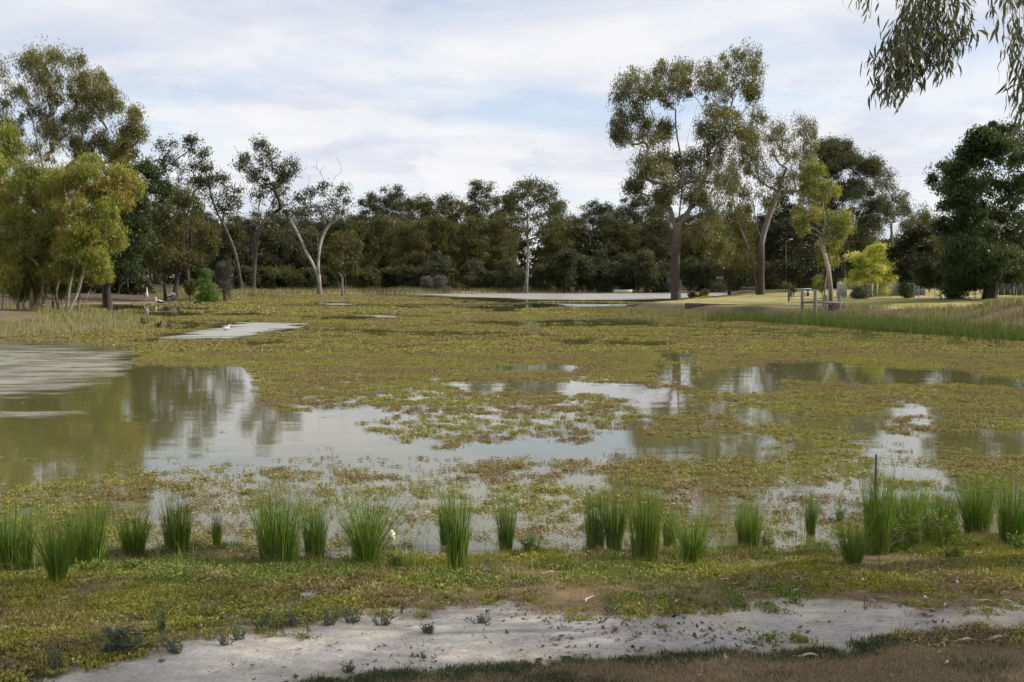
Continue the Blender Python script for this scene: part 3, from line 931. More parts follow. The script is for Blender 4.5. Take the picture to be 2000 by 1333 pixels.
px_tree('magnolia_tree', 1781, 91.0, [[(1783, 580), (1783, 540), (1780, 490)]],
        [(1782, 458, 20, 10), (1764, 472, 14, 12), (1800, 472, 18, 14), (1780, 485, 26, 14), (1754, 496, 14, 14), (1812, 496, 12, 16), (1782, 510, 30, 14), (1760, 528, 20, 14), (1806, 530, 18, 14), (1782, 545, 26, 8)],
        LEAF_BLACK, BARK_DARK, 9, 'dark glossy magnolia dotted with white flowers beside the golden shrub', spread=1.6, r_base=0.13, tufts=18, per=26, tuft_r=0.40, L=0.22, W=0.10, tint0=0.7, droop=.1, twigs=False, extra=magnolia_flowers)
px_tree('elm_tree', 1931, 82.0, [[(1932, 584), (1930, 540), (1931, 480), (1940, 400), (1955, 320), (1975, 270)], [(1931, 500), (1905, 450), (1885, 400)], [(1932, 500), (1965, 450), (1995, 400)]],
        [(1990, 250, 30, 18), (2030, 262, 34, 24), (1952, 280, 22, 14), (1985, 292, 34, 22), (1880, 286, 16, 14), (1905, 300, 24, 18), (1868, 312, 16, 14), (1930, 318, 34, 22), (1885, 340, 30, 22), (1965, 335, 40, 26), (2020, 330, 44, 32), (1850, 338, 12, 8),
         (1858, 372, 26, 20), (1910, 375, 42, 26), (1975, 385, 48, 30), (1838, 398, 14, 10), (1868, 415, 34, 22), (1930, 420, 44, 28), (1990, 430, 46, 30), (1848, 448, 24, 18), (1895, 458, 42, 24), (1960, 468, 44, 26), (1845, 485, 24, 16), (1890, 498, 40, 20), (1945, 508, 46, 22),
         (1845, 520, 24, 14), (1880, 532, 32, 14), (1925, 540, 40, 14), (1862, 550, 18, 12, 1), (1868, 570, 8, 10, 1), (1985, 520, 34, 18), (2040, 400, 46, 44), (2050, 480, 46, 36), (1830, 532, 14, 10, 1), (1905, 552, 18, 10, 1)],
        LEAF_GREEN, BARK_DARK, 10, 'broad dark green shade tree on the mown bank by the fence', spread=4.2, r_base=0.42, rise=.9, tufts=18, per=40, tuft_r=0.55, L=0.24, W=0.11, tint0=0.40, droop=.45, depth=1.1, twigs=False, step=.8)

# --- left bank
px_tree('gum_tree', 78, 96.0, [[(70, 604), (74, 520), (78, 440), (84, 370), (88, 330), (92, 290), (100, 240), (112, 190)], [(86, 335), (80, 300), (72, 250), (55, 200), (35, 150)], [(85, 380), (130, 330), (175, 295), (208, 262), (238, 232)], [(82, 420), (40, 340), (10, 290), (-20, 240)]],
        [(28, 114, 24, 18), (55, 124, 24, 20), (90, 124, 26, 18), (128, 136, 26, 22), (156, 128, 18, 16), (170, 150, 14, 18), (150, 168, 28, 20), (108, 164, 30, 22), (66, 160, 28, 20), (14, 150, 20, 22), (36, 186, 24, 18), (92, 196, 30, 20), (132, 196, 24, 20), (60, 220, 30, 20),
         (112, 232, 22, 22), (84, 252, 28, 20), (38, 250, 30, 20), (10, 262, 24, 20), (120, 268, 14, 18), (66, 286, 34, 18), (30, 300, 30, 18), (182, 170, 12, 14), (190, 196, 18, 14), (214, 190, 16, 12), (238, 198, 16, 12), (250, 216, 14, 10), (266, 228, 8, 9), (200, 222, 20, 12), (186, 248, 16, 14),
         (250, 256, 14, 8), (268, 262, 8, 7), (226, 272, 18, 9), (196, 276, 16, 12), (170, 302, 18, 14), (150, 282, 12, 12), (212, 300, 16, 12), (-20, 200, 24, 26), (-24, 280, 24, 30)],
        LEAF_GUM, BARK_GUM2, 21, 'tall spreading gum towering above the yellow-green thicket on the spit', spread=3.2, r_base=0.42, r_tip=0.013, tufts=12, per=32, tuft_r=0.52, L=0.28, W=0.07, tint0=0.62, shell=.25)
px_tree('gum_sapling', 8, 84.0, [[(4, 612), (8, 560), (20, 500), (38, 430), (44, 400)], [(-20, 612), (-16, 520), (-6, 420), (0, 320)]],
        [(2, 262, 16, 16), (14, 290, 16, 16), (-12, 310, 20, 20), (8, 330, 20, 18), (-16, 360, 22, 22), (10, 368, 22, 16), (22, 400, 22, 18), (-6, 410, 24, 20), (18, 440, 24, 18), (-14, 460, 24, 22), (14, 480, 22, 16), (-10, 510, 24, 18), (40, 452, 18, 14), (30, 512, 18, 12)],
        LEAF_YOUNG, BARK_YOUNG, 22, 'bright young gum with a pale leaning stem at the edge of the thicket', group='young gums crowding the spit', spread=1.6, r_base=0.13, r_tip=.008, tufts=18, per=44, tuft_r=0.46, L=0.24, W=0.06, tint0=0.42, step=.6)
px_tree('gum_sapling', 78, 82.5, [[(72, 612), (76, 560), (86, 500), (90, 440), (86, 380)], [(84, 612), (88, 540), (96, 470), (104, 420)], [(60, 612), (58, 560), (54, 500), (50, 440)]],
        [(64, 344, 20, 12), (90, 346, 22, 14), (52, 366, 24, 14), (82, 374, 26, 16), (112, 372, 18, 14), (60, 398, 26, 16), (98, 404, 28, 16), (48, 428, 24, 16), (82, 434, 28, 16), (118, 438, 22, 16), (58, 462, 28, 16), (98, 470, 28, 16), (74, 496, 28, 14), (46, 500, 20, 14), (104, 506, 22, 14), (62, 528, 24, 12), (92, 536, 18, 10), (36, 540, 14, 12)],
        LEAF_YOUNG, BARK_YOUNG, 23, 'bushy many-stemmed young gum in the middle of the thicket', group='young gums crowding the spit', spread=1.8, r_base=0.12, r_tip=.008, tufts=18, per=44, tuft_r=0.46, L=0.24, W=0.06, tint0=0.46, step=.6)
px_tree('gum_sapling', 128, 81.5, [[(130, 614), (138, 560), (152, 500), (176, 440), (200, 390)], [(122, 614), (130, 560), (140, 500), (150, 430)], [(134, 614), (146, 570), (160, 530), (190, 480)], [(116, 614), (118, 560), (124, 500), (130, 440)], [(126, 613), (140, 530), (150, 470), (155, 400)]],
        [(150, 346, 20, 14), (178, 320, 16, 14), (188, 346, 20, 14), (214, 340, 18, 12), (234, 352, 16, 12), (246, 366, 10, 10), (206, 366, 24, 14), (166, 372, 24, 14), (226, 388, 18, 12), (190, 394, 26, 14), (150, 402, 24, 14), (216, 414, 18, 12), (178, 424, 26, 14), (206, 442, 18, 12), (150, 436, 24, 14),
         (186, 456, 22, 12), (222, 466, 10, 10), (160, 468, 24, 12), (198, 482, 16, 12), (140, 492, 22, 12), (172, 502, 20, 10), (206, 508, 12, 10), (150, 524, 18, 9), (186, 526, 10, 8), (124, 528, 14, 10), (222, 434, 12, 10), (136, 360, 16, 14)],
        LEAF_YOUNG, BARK_YOUNG, 24, 'young gum on a sheaf of thin brown stems with orange-tinged leaves nearest the water', group='young gums crowding the spit', spread=1.8, r_base=0.11, r_tip=.008, tufts=18, per=44, tuft_r=0.44, L=0.24, W=0.06, tint0=0.52, tint_s=.22, step=.6)
px_tree('gum_sapling', 36, 83.0, [[(34, 612), (36, 570), (30, 520), (28, 480)], [(44, 612), (46, 570), (52, 530)]],
        [(28, 470, 20, 14), (48, 486, 18, 14), (14, 500, 18, 16), (36, 516, 22, 14), (60, 524, 16, 12), (20, 540, 18, 12), (46, 552, 18, 12), (0, 556, 18, 14), (28, 572, 14, 8), (64, 560, 14, 10), (-20, 530, 18, 18)],
        LEAF_YOUNG, BARK_YOUNG, 27, 'low leafy young gum filling the foot of the thicket', group='young gums crowding the spit', spread=1.4, r_base=0.08, r_tip=.008, tufts=14, per=40, tuft_r=0.40, L=0.22, W=0.06, tint0=0.36, step=.5, clear=.1)
px_tree('gum_sapling', 152, 85.0, [[(152, 608), (156, 570), (162, 520)], [(160, 608), (168, 570), (180, 530)]],
        [(160, 500, 18, 12), (182, 512, 16, 12), (144, 524, 16, 12), (168, 534, 18, 10), (192, 544, 12, 10), (150, 552, 14, 9), (206, 540, 10, 9), (128, 556, 12, 9), (110, 548, 14, 10), (96, 560, 12, 9)],
        LEAF_YOUNG, BARK_YOUNG, 28, 'small yellow-green young gum beneath the sheaf of thin stems', group='young gums crowding the spit', spread=1.2, r_base=0.07, r_tip=.008, tufts=12, per=36, tuft_r=0.34, L=0.22, W=0.06, tint0=0.48, step=.5, clear=.1)
px_tree('gum_sapling', 108, 83.8, [[(104, 612), (106, 570), (110, 520), (112, 470)], [(112, 612), (116, 570), (124, 530)]],
        [(110, 460, 20, 14), (88, 478, 18, 14), (130, 480, 18, 14), (108, 500, 22, 14), (84, 516, 18, 12), (136, 512, 16, 12), (112, 534, 20, 12), (90, 552, 16, 10), (126, 556, 14, 10), (104, 572, 12, 8), (74, 574, 12, 8)],
        LEAF_YOUNG, BARK_YOUNG, 29, 'rounded yellow-green young gum set back in the thicket', group='young gums crowding the spit', spread=1.4, r_base=0.08, r_tip=.008, tufts=14, per=40, tuft_r=0.40, L=0.22, W=0.06, tint0=0.44, step=.5, clear=.1)
px_tree('evergreen_tree', 214, 106.0, [[(210, 580), (212, 540), (216, 480), (226, 400), (236, 340)], [(204, 580), (206, 540), (202, 480)]],
        [(214, 298, 24, 16), (244, 306, 26, 18), (270, 330, 22, 20), (230, 340, 32, 20), (288, 366, 16, 20), (258, 370, 32, 22), (216, 380, 30, 22), (290, 410, 16, 22), (260, 416, 34, 22), (222, 428, 32, 22), (286, 450, 20, 20), (250, 462, 36, 22), (212, 474, 26, 22), (276, 492, 24, 18), (240, 508, 34, 18), (262, 532, 24, 12)],
        LEAF_GREEN, BARK_DARK, 25, 'dense deep green tree rising behind the yellow-green thicket', spread=3.5, r_base=0.36, tufts=20, per=34, tuft_r=0.62, L=0.28, W=0.11, tint0=0.34, droop=.4, twigs=False)
px_tree('gum_tree', 330, 129.0, [[(331, 578), (332, 540), (338, 500), (348, 450), (352, 410)], [(322, 578), (322, 540), (318, 500), (310, 450)], [(340, 577), (344, 540), (356, 500), (376, 450)]],
        [(332, 398, 22, 14), (360, 388, 22, 14), (386, 402, 18, 16), (312, 414, 22, 14), (346, 418, 28, 16), (384, 432, 24, 16), (316, 446, 26, 16), (352, 450, 30, 16), (396, 458, 20, 16), (330, 476, 30, 14), (372, 480, 26, 14), (410, 482, 12, 10), (310, 502, 24, 14), (350, 504, 22, 12), (384, 508, 20, 10), (300, 468, 14, 16)],
        LEAF_OLIVE, BARK_DARK, 26, 'broad olive gum on several stems behind the pelicans', spread=3, r_base=0.25, tufts=15, per=30, tuft_r=0.62, L=0.34, W=0.09, tint0=0.62, droop=.7)

# ------------------------------------------------------------------ far shore
far_kw = dict(tuft_r=1.1, L=0.50, W=0.18, step=1.6, r_tip=0.03, droop=.6)
px_tree('gum_tree', 362, 196, [[(368, 556), (366, 500), (364, 430), (352, 370), (340, 320)], [(364, 430), (378, 370), (384, 320)]],
        [(318, 306, 12, 10), (344, 296, 16, 12), (372, 296, 14, 12), (386, 280, 12, 6), (332, 328, 18, 14), (364, 326, 20, 14), (316, 346, 14, 14), (348, 356, 24, 16), (380, 352, 14, 12), (330, 386, 26, 16), (366, 392, 22, 16)],
        LEAF_DARK, BARK_DARK, 31, 'dark open-topped gum just behind the broad olive gum', spread=5, r_base=.32, tufts=11, per=12, thin=.15, **far_kw)
px_tree('gum_tree', 470, 200, [[(472, 545), (462, 500), (440, 450), (420, 405), (404, 350), (396, 322)], [(430, 430), (446, 390), (440, 350)]],
        [(394, 306, 10, 14), (402, 332, 12, 12), (412, 354, 12, 10), (400, 362, 10, 10), (432, 352, 14, 12), (444, 374, 16, 12), (424, 386, 16, 12), (456, 396, 14, 10), (440, 410, 18, 12)],
        LEAF_DARK, BARK_DARK, 32, 'dark gum leaning far over with bare twigs at the tip', spread=4, r_base=.30, tufts=11, per=12, dead=12, **far_kw)
px_tree('gum_tree', 495, 192, [[(494, 545), (496, 500), (506, 450), (494, 410), (480, 370), (468, 330)], [(504, 458), (524, 410), (546, 370), (566, 330)], [(498, 440), (510, 390), (520, 340), (524, 300)]],
        [(464, 310, 10, 12), (472, 326, 14, 10), (486, 340, 10, 10), (520, 292, 12, 10), (534, 306, 12, 12), (510, 320, 16, 14), (538, 330, 16, 14), (562, 320, 12, 12), (556, 346, 14, 12), (500, 352, 18, 14), (530, 360, 22, 16), (552, 376, 16, 12), (512, 386, 20, 14), (536, 402, 22, 12)],
        LEAF_DARK, BARK_DARK, 33, 'tallest dark gum of the far shore with a black forked trunk', spread=5, r_base=.36, tufts=12, per=12, dead=10, thin=.12, **far_kw)
px_tree('gum_tree', 624, 188, [[(624, 545), (622, 505), (626, 470), (636, 440), (658, 424), (672, 424)], [(618, 540), (606, 500), (590, 478), (566, 460), (540, 444)], [(600, 490), (584, 462), (572, 440), (560, 420)], [(622, 500), (618, 450), (606, 400), (600, 370)], [(626, 470), (640, 420), (646, 380), (650, 350)]],
        [(574, 392, 18, 10), (602, 378, 16, 10), (640, 372, 14, 12), (664, 374, 12, 12), (588, 404, 24, 12), (626, 400, 28, 12), (664, 398, 18, 12), (560, 416, 20, 10), (650, 416, 26, 10)],
        LEAF_DARK, BARK_PALE, 34, 'gum with bare white limbs spread wide low over the scrub', spread=5, r_base=.36, tufts=10, per=11, dead=26, thin=.15, **far_kw)
px_tree('gum_sapling', 676, 168, [[(676, 566), (675, 530), (678, 500), (684, 470)], [(668, 566), (668, 530), (662, 490)]],
        [(654, 470, 9, 10), (680, 466, 16, 10), (694, 482, 10, 10), (672, 486, 18, 10), (652, 494, 12, 10), (690, 504, 10, 10), (668, 510, 16, 9), (684, 526, 12, 7), (656, 524, 10, 8)],
        LEAF_OLIVE, BARK_PALE, 35, 'slender light green gum on thin pale stems in front of the far scrub', spread=2, r_base=.16, tufts=11, per=14, tuft_r=.7, L=.5, W=.15, r_tip=.02, step=1.0, tint0=.6)
px_tree('gum_tree', 1030, 206, [[(1028, 562), (1029, 530), (1033, 500), (1031, 470), (1029, 420), (1032, 380)], [(1032, 500), (1038, 470), (1048, 450)]],
        [(1006, 378, 12, 10), (1000, 398, 14, 12), (1022, 368, 16, 10), (1044, 360, 16, 8), (1036, 384, 20, 12), (1066, 376, 14, 10), (1078, 394, 16, 12), (1092, 404, 8, 10), (1056, 402, 22, 12), (1022, 408, 22, 12), (1080, 418, 14, 12), (1010, 430, 22, 14), (1050, 430, 28, 14), (1030, 456, 30, 12), (1076, 450, 20, 14)],
        LEAF_OLIVE, BARK_PALE, 36, 'full-crowned gum with a long pale trunk at the middle of the far shore', spread=5, r_base=.27, tufts=13, per=14, tint0=.35, **far_kw)


def far_tree(px, top, hw, Y, seed, label, leaf, bark=BARK_PALE, bot=None, dense=1.0, group=None, name='gum_tree', ntuft=4, tint0=.4):
    """a crown sketched at random inside its outline: top, half width"""
    rng = np.random.default_rng(seed)
    base = ground_y(px, Y)
    s = F / Y
    topz = at_y(px, top, Y)[2]
    hgt = topz - base[2]
    w = hw / s
    trunk_top = base + np.array([rng.normal() * .06 * hgt, 0, hgt * .82])
    mid = base + np.array([rng.normal() * .05 * hgt, rng.normal() * .4, hgt * .45])
    stems = [[base, mid, trunk_top]]
    if rng.random() < .6:
        stems.append([mid + np.array([0, 0, -hgt * .1]), mid + np.array([w * rng.choice([-.5, .5]), rng.normal(), hgt * .2])])
    cl = []
    lo = .28 if bot is None else bot
    k = int(round(52 * dense * max(1, (hw / 32) ** .8)))
    for q in range(k):
        v = lo + (1 - lo) * (q + rng.random()) / k
        env = math.sin(math.pi * min(1, max(0.06, (1.08 - v) / (1.12 - lo)))) ** .55
        a = rng.random() * 2 * math.pi
        rr = math.sqrt(rng.random()) * env
        cr = w * rng.uniform(.14, .30)
        c = base + np.array([(w - cr * .6) * rr * math.cos(a), (w - cr * .6) * .9 * rr * math.sin(a), hgt * v - cr * .55]) + rng.normal(size=3) * np.array([.10, .10, .07]) * w
        cl.append((c, cr * rng.uniform(.7, 1.2), cr * rng.uniform(.5, .95)))
    kw = dict(far_kw)
    return make_tree(name, base, stems, cl, leaf, bark, seed, label, group=group, r_base=.02 * hgt, tufts=ntuft, per=12, tint0=tint0, twigs=False, limbs=False, shell=.1, **kw)


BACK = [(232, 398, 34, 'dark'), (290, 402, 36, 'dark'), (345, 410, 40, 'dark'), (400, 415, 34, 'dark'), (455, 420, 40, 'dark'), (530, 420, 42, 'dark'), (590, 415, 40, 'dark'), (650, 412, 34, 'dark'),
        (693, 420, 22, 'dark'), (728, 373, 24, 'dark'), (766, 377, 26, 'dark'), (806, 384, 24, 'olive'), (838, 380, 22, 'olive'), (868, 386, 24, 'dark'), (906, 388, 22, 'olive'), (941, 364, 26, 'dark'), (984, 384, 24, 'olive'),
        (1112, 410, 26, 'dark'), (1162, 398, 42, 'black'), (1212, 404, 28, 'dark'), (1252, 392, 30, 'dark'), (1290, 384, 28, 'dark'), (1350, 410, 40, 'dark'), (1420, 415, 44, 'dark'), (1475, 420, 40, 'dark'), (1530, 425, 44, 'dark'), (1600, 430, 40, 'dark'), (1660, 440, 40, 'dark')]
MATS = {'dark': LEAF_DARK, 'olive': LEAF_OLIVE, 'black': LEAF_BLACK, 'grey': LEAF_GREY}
ORD = ['first', 'second', 'third', 'fourth', 'fifth', 'sixth', 'seventh', 'eighth', 'ninth', 'tenth', 'eleventh', 'twelfth', 'thirteenth', 'fourteenth', 'fifteenth', 'sixteenth', 'seventeenth', 'eighteenth', 'nineteenth', 'twentieth',
       'twenty-first', 'twenty-second', 'twenty-third', 'twenty-fourth', 'twenty-fifth', 'twenty-sixth', 'twenty-seventh', 'twenty-eighth', 'twenty-ninth', 'thirtieth']
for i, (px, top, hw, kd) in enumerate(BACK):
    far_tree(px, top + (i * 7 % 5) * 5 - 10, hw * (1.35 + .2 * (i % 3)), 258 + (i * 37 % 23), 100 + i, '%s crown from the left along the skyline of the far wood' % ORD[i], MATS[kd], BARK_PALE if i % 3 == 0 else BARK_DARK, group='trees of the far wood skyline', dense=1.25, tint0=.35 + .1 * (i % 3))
MIDL = [(450, 440, 44, 'dark'), (545, 450, 46, 'dark'), (700, 436, 40, 'olive'), (752, 424, 38, 'olive'), (806, 432, 42, 'olive'), (862, 424, 40, 'olive'), (918, 432, 42, 'olive'), (972, 428, 40, 'olive'), (1090, 428, 40, 'olive'),
        (1136, 444, 40, 'black'), (1186, 426, 42, 'dark'), (1232, 440, 40, 'olive'), (1282, 430, 40, 'dark'), (1370, 446, 44, 'olive'), (1440, 450, 44, 'olive'), (1505, 455, 40, 'olive'), (600, 455, 44, 'dark')]
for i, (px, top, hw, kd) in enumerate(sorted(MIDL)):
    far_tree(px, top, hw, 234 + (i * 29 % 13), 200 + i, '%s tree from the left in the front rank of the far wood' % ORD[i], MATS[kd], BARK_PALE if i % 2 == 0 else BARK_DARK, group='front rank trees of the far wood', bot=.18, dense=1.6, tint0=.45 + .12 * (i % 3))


def make_shrub(px, top, hw, Y, seed, label, leaf, L=.42, W=.14, n=9, group=None, tuft_r=.6, tint0=.45, name='shrub', per=11, low=0.05, droop=0.0, tufts=15):
    rng = np.random.default_rng(seed)
    base = ground_y(px, Y)
    s = F / Y
    hgt = max(at_y(px, top, Y)[2] - base[2], .5)
    w = hw / s
    cl, stems = [], []
    for q in range(n):
        a = rng.random() * 2 * math.pi
        v = low + (0.8 - low) * rng.random()
        rr = math.sqrt(rng.random()) * math.sqrt(max(0, 1 - max(0, v - .3) ** 2 * 1.6))
        c = base + np.array([w * .7 * rr * math.cos(a), w * .7 * rr * math.sin(a), hgt * v])
        cl.append((c, w * .40, hgt * .24))
    cl.append((base + np.array([w * rng.normal() * .15, 0, hgt * .78]), w * .38, hgt * .2))
    stems = [[base + np.array([w * .06 * k, 0, 0]), base + np.array([w * .15 * k, rng.normal() * .1, hgt * .4])] for k in (-1, 0, 1)]
    return make_tree(name, base, stems, cl, leaf, BARK_DARK, seed, label, cat='shrub', group=group, r_base=.05 + .01 * hgt, r_tip=.012, tufts=tufts, per=per, tuft_r=tuft_r, L=L, W=W, droop=droop, step=.9, tint0=tint0, twigs=False, shell=.5, depth=1, limbs=False)


SCRUB = [(470, 520, 34, 0), (515, 522, 36, 2), (560, 518, 36, 2), (605, 524, 36, 2), (645, 520, 30, 2), (716, 520, 34, 2), (752, 526, 28, 2), (790, 518, 28, 2), (856, 490, 36, 1), (826, 524, 26, 1), (892, 528, 26, 2), (925, 508, 30, 1), (965, 530, 28, 2),
         (1000, 506, 30, 1), (1062, 512, 30, 1), (1100, 486, 32, 1), (1138, 500, 32, 1), (1168, 480, 30, 1), (1196, 512, 34, 1), (1232, 500, 32, 1), (1262, 484, 34, 1), (1290, 512, 32, 1), (1345, 500, 36, 1), (1392, 512, 38, 1), (1440, 508, 36, 1), (1500, 512, 34, 2), (1545, 520, 30, 2)]
for i, (px, top, hw, kd) in enumerate(SCRUB):
    lab = '%s %s shrub from the left in the scrub belt along the far shore' % (ORD[i], ('grey', 'grey-green', 'dark olive')[kd])
    make_shrub(px, top, hw, 219 + (i * 7 % 5) * (1 if 780 < px < 1500 else 2.2), 300 + i, lab, (LEAF_DARK, LEAF_GREY, LEAF_OLIVE)[kd], L=.5, W=.16, group='scrub belt along the far shore', tint0=(.3, .25, .1)[kd], tuft_r=.7, n=12)
for i, (px, top, hw, Y, lab) in enumerate([(838, 542, 16, 214, 'bare grey bush at the water below the roundest grey-green shrub'), (866, 540, 18, 214.5, 'pale lavender-grey bush at the water beside the roundest shrub'), (1318, 545, 14, 214, 'pale grey bush seen past the great gum trunk')]):
    make_shrub(px, top, hw, Y, 340 + i, lab, LEAF_MAUVE, L=.4, W=.06, tuft_r=.5, group='grey bushes at the far waterline', tint0=.5)
make_shrub(404, 526, 22, 127, 350, 'bright green rounded bush alone on the back shore', LEAF_BRIGHT, L=.3, W=.05, tuft_r=.42, n=14, per=26, tint0=.4)
make_shrub(440, 512, 17, 133, 351, 'leafless grey-brown bush beside the bright green bush', LEAF_DEAD, L=.5, W=.025, tuft_r=.5, n=10, per=22, droop=-.4, name='bare_bush')
make_shrub(372, 548, 12, 130, 352, 'small dark bush between the olive gum and the bright green bush', LEAF_OLIVE, L=.3, W=.08, tuft_r=.4, n=6, tint0=.7)


def fill_wood():
    """the closed mass of crowns deep in the wood that cannot be told apart"""
    rng = np.random.default_rng(77)
    C, Rr, T = [], [], []
    trunks = Geo()
    for k in range(400):
        px = rng.uniform(-500, 2500)
        Y = rng.uniform(278, 330)
        if px < 260:
            Y = rng.uniform(150, 230)
        if px > 1560:
            Y = rng.uniform(190, 260)
        b = ground_y(px, Y)
        h = rng.uniform(12, 17) * (Y / 300) if 260 < px < 1560 else rng.uniform(8, 12) * Y / 230
        trunks.tube([b + [0, 0, -.3], b + [rng.normal() * .4, 0, h * .5], b + [rng.normal() * .8, 0, h * .85]], [.22, .16, .06], 5)
        w = rng.uniform(2.6, 4.0)
        for q in range(34):
            u = rng.normal(size=3)
            u /= np.linalg.norm(u)
            v = rng.uniform(.02, .92)
            C.append(b + np.array([u[0] * w, u[1] * w, h * v]))
            Rr.append(rng.uniform(.9, 1.6))
            T.append(.4 + rng.normal() * .15)
    V, Q, t = leaves(np.array(C), np.array(Rr), 13, 1.15, .60, .4, rng, np.array(T))
    g = Geo()
    g.add(V, None, Q, t)
    root = obj('woodland', None, None, (0, 300, 0), 'deep mass of dark crowns filling the far wood', 'woodland', None, 'stuff')
    o = np.array([0, 300, 0])
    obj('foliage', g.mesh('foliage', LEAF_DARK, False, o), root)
    obj('trunks', trunks.mesh('trunks', BARK_DARK, True, o), root)


fill_wood()


# ------------------------------------------------------------------ bank-side reeds, dry grass and rushes
def blades(P, hgt, rng, W=0.012, lean=0.22, seg=2, tint=(0.2, 0.8), kink=0.0):
    """tapering upright blades standing on points P"""
    m = len(P)
    P = np.asarray(P, float)
    hgt = np.broadcast_to(hgt, (m,)) * rng.uniform(.6, 1.15, m)
    a = rng.random(m) * 2 * math.pi
    d = np.stack([np.cos(a), np.sin(a), 0 * a], 1)
    ln = np.abs(rng.normal(size=m)) * lean
    b = rng.random(m) * 2 * math.pi
    sdir = np.stack([np.cos(b), np.sin(b), 0 * b], 1) * (W * rng.uniform(.6, 1.3, m) * .5)[:, None]
    rows = []
    for k in range(seg + 1):
        t = k / seg
        c = P + d * (ln * hgt * t * t)[:, None] + np.array([0, 0, 1.0]) * (hgt * (t - .18 * ln * t * t))[:, None]
        w = 1 - t * .92
        rows += [c - sdir * w, c + sdir * w]
    V = np.stack(rows, 1)
    n = 2 * (seg + 1)
    idx = np.arange(m)[:, None] * n
    Q = np.concatenate([np.stack([idx[:, 0] + 2 * k, idx[:, 0] + 2 * k + 1, idx[:, 0] + 2 * k + 3, idx[:, 0] + 2 * k + 2], 1) for k in range(seg)])
    t0 = rng.uniform(tint[0], tint[1], m)
    A = np.repeat(t0, n)
    return V.reshape(-1, 3), Q, A


REED = tint_mat('reed', [(0.065, 0.10, 0.018), (0.105, 0.14, 0.026), (0.16, 0.175, 0.042), (0.27, 0.235, 0.09), (0.38, 0.30, 0.17)], trans=.25)
RUSH = tint_mat('rush', [(0.060, 0.120, 0.012), (0.110, 0.190, 0.020), (0.175, 0.265, 0.032), (0.28, 0.31, 0.06), (0.38, 0.32, 0.14)], trans=.22)
DRY = tint_mat('dry_grass', [(0.14, 0.10, 0.055), (0.22, 0.16, 0.085), (0.32, 0.245, 0.13), (0.42, 0.34, 0.20)], trans=.15)


def fringe(name, label, pts, wid, n, hgt, mat, seed, tint, W, lean=.2, clump=.5, zmin=-.02, inland=True):
    """a belt of blades along a shore polyline given in photo pixels at water level"""
    rng = np.random.default_rng(seed)
    P = at_z([p[0] for p in pts], [p[1] for p in pts])[:, :2]
    seg = np.linalg.norm(np.diff(P, axis=0), axis=1)
    s = np.concatenate([[0], np.cumsum(seg)])
    hs = np.array([p[2] if len(p) > 2 else 1.0 for p in pts])
    u = rng.uniform(0, s[-1], n * 3)
    q = np.stack([np.interp(u, s, P[:, 0]), np.interp(u, s, P[:, 1])], 1)
    k = np.clip(np.searchsorted(s, u) - 1, 0, len(seg) - 1)
    T = (P[k + 1] - P[k]) / seg[k][:, None]
    Nn = np.stack([-T[:, 1], T[:, 0]], 1)
    off = rng.uniform(wid[0], wid[1], n * 3)
    q = q + Nn * off[:, None]
    keep = rng.random(n * 3) < smooth(clump - .18, clump + .12, fbm(q[:, 0] * .8, q[:, 1] * .8, seed))
    q, u = q[keep][:n], u[keep][:n]
    z = np.maximum(land(q[:, 0], q[:, 1]), zmin)
    hh = hgt * np.interp(u, s, hs) * (0.6 + .8 * fbm(q[:, 0] * .5, q[:, 1] * .5, seed + 1))
    V, Q, A = blades(np.column_stack([q, z - .02]), hh, rng, W, lean, 2, tint)
    g = Geo()
    g.add(V, Q, None, A)
    o = np.array([*q.mean(0), 0.0])
    return obj(name, g.mesh(name, mat, False, o), None, o, label, 'reeds', None, 'stuff')


fringe('reeds', 'dense green reed belt along the foot of the mown bank', [(2300, 690), (2000, 668), (1850, 658), (1700, 647), (1600, 638), (1500, 631), (1400, 626)], (-2.6, .5), 11000, .66, REED, 401, (0, .42), .030, clump=.22)
fringe('reeds', 'thin pale reeds round the tip of the grassy point', [(1450, 628), (1400, 624), (1250, 614), (1150, 609), (1100, 607)], (-2.2, 1.6), 4200, .5, REED, 402, (.2, .95), .030, clump=.4)
fringe('grass', 'tall dry grass on the bank behind the green reeds', [(2100, 674), (2000, 667), (1850, 657), (1700, 646), (1550, 633), (1450, 628)], (-8.0, -1.2), 10000, .42, REED, 403, (.3, 1.0), .035, clump=.45)
fringe('reeds', 'brown and green reeds along the back shore below the scrub', [(400, 588), (430, 583), (480, 578), (560, 575.6), (640, 574.8), (760, 573.4), (850, 572.3), (1000, 571.6), (1100, 571.3)], (-2.5, 7.0), 9000, .95, REED, 404, (.15, 1.0), .075, clump=.35)
fringe('grass', 'dry yellow grass on the sandy spit', [(-300, 667), (0, 657), (100, 653), (200, 645), (292, 637), (302, 629), (275, 621), (230, 614), (165, 607), (120, 604)], (-.8, 6.0), 9500, .36, REED, 405, (.25, 1.0), .028, clump=.42)
fringe('reeds', 'low sedge at the edge of the back shore near the pelicans', [(425, 584), (400, 588.5), (360, 590.2)], (-3, 1.5), 1500, .35, REED, 406, (.1, .8), .035, clump=.35)


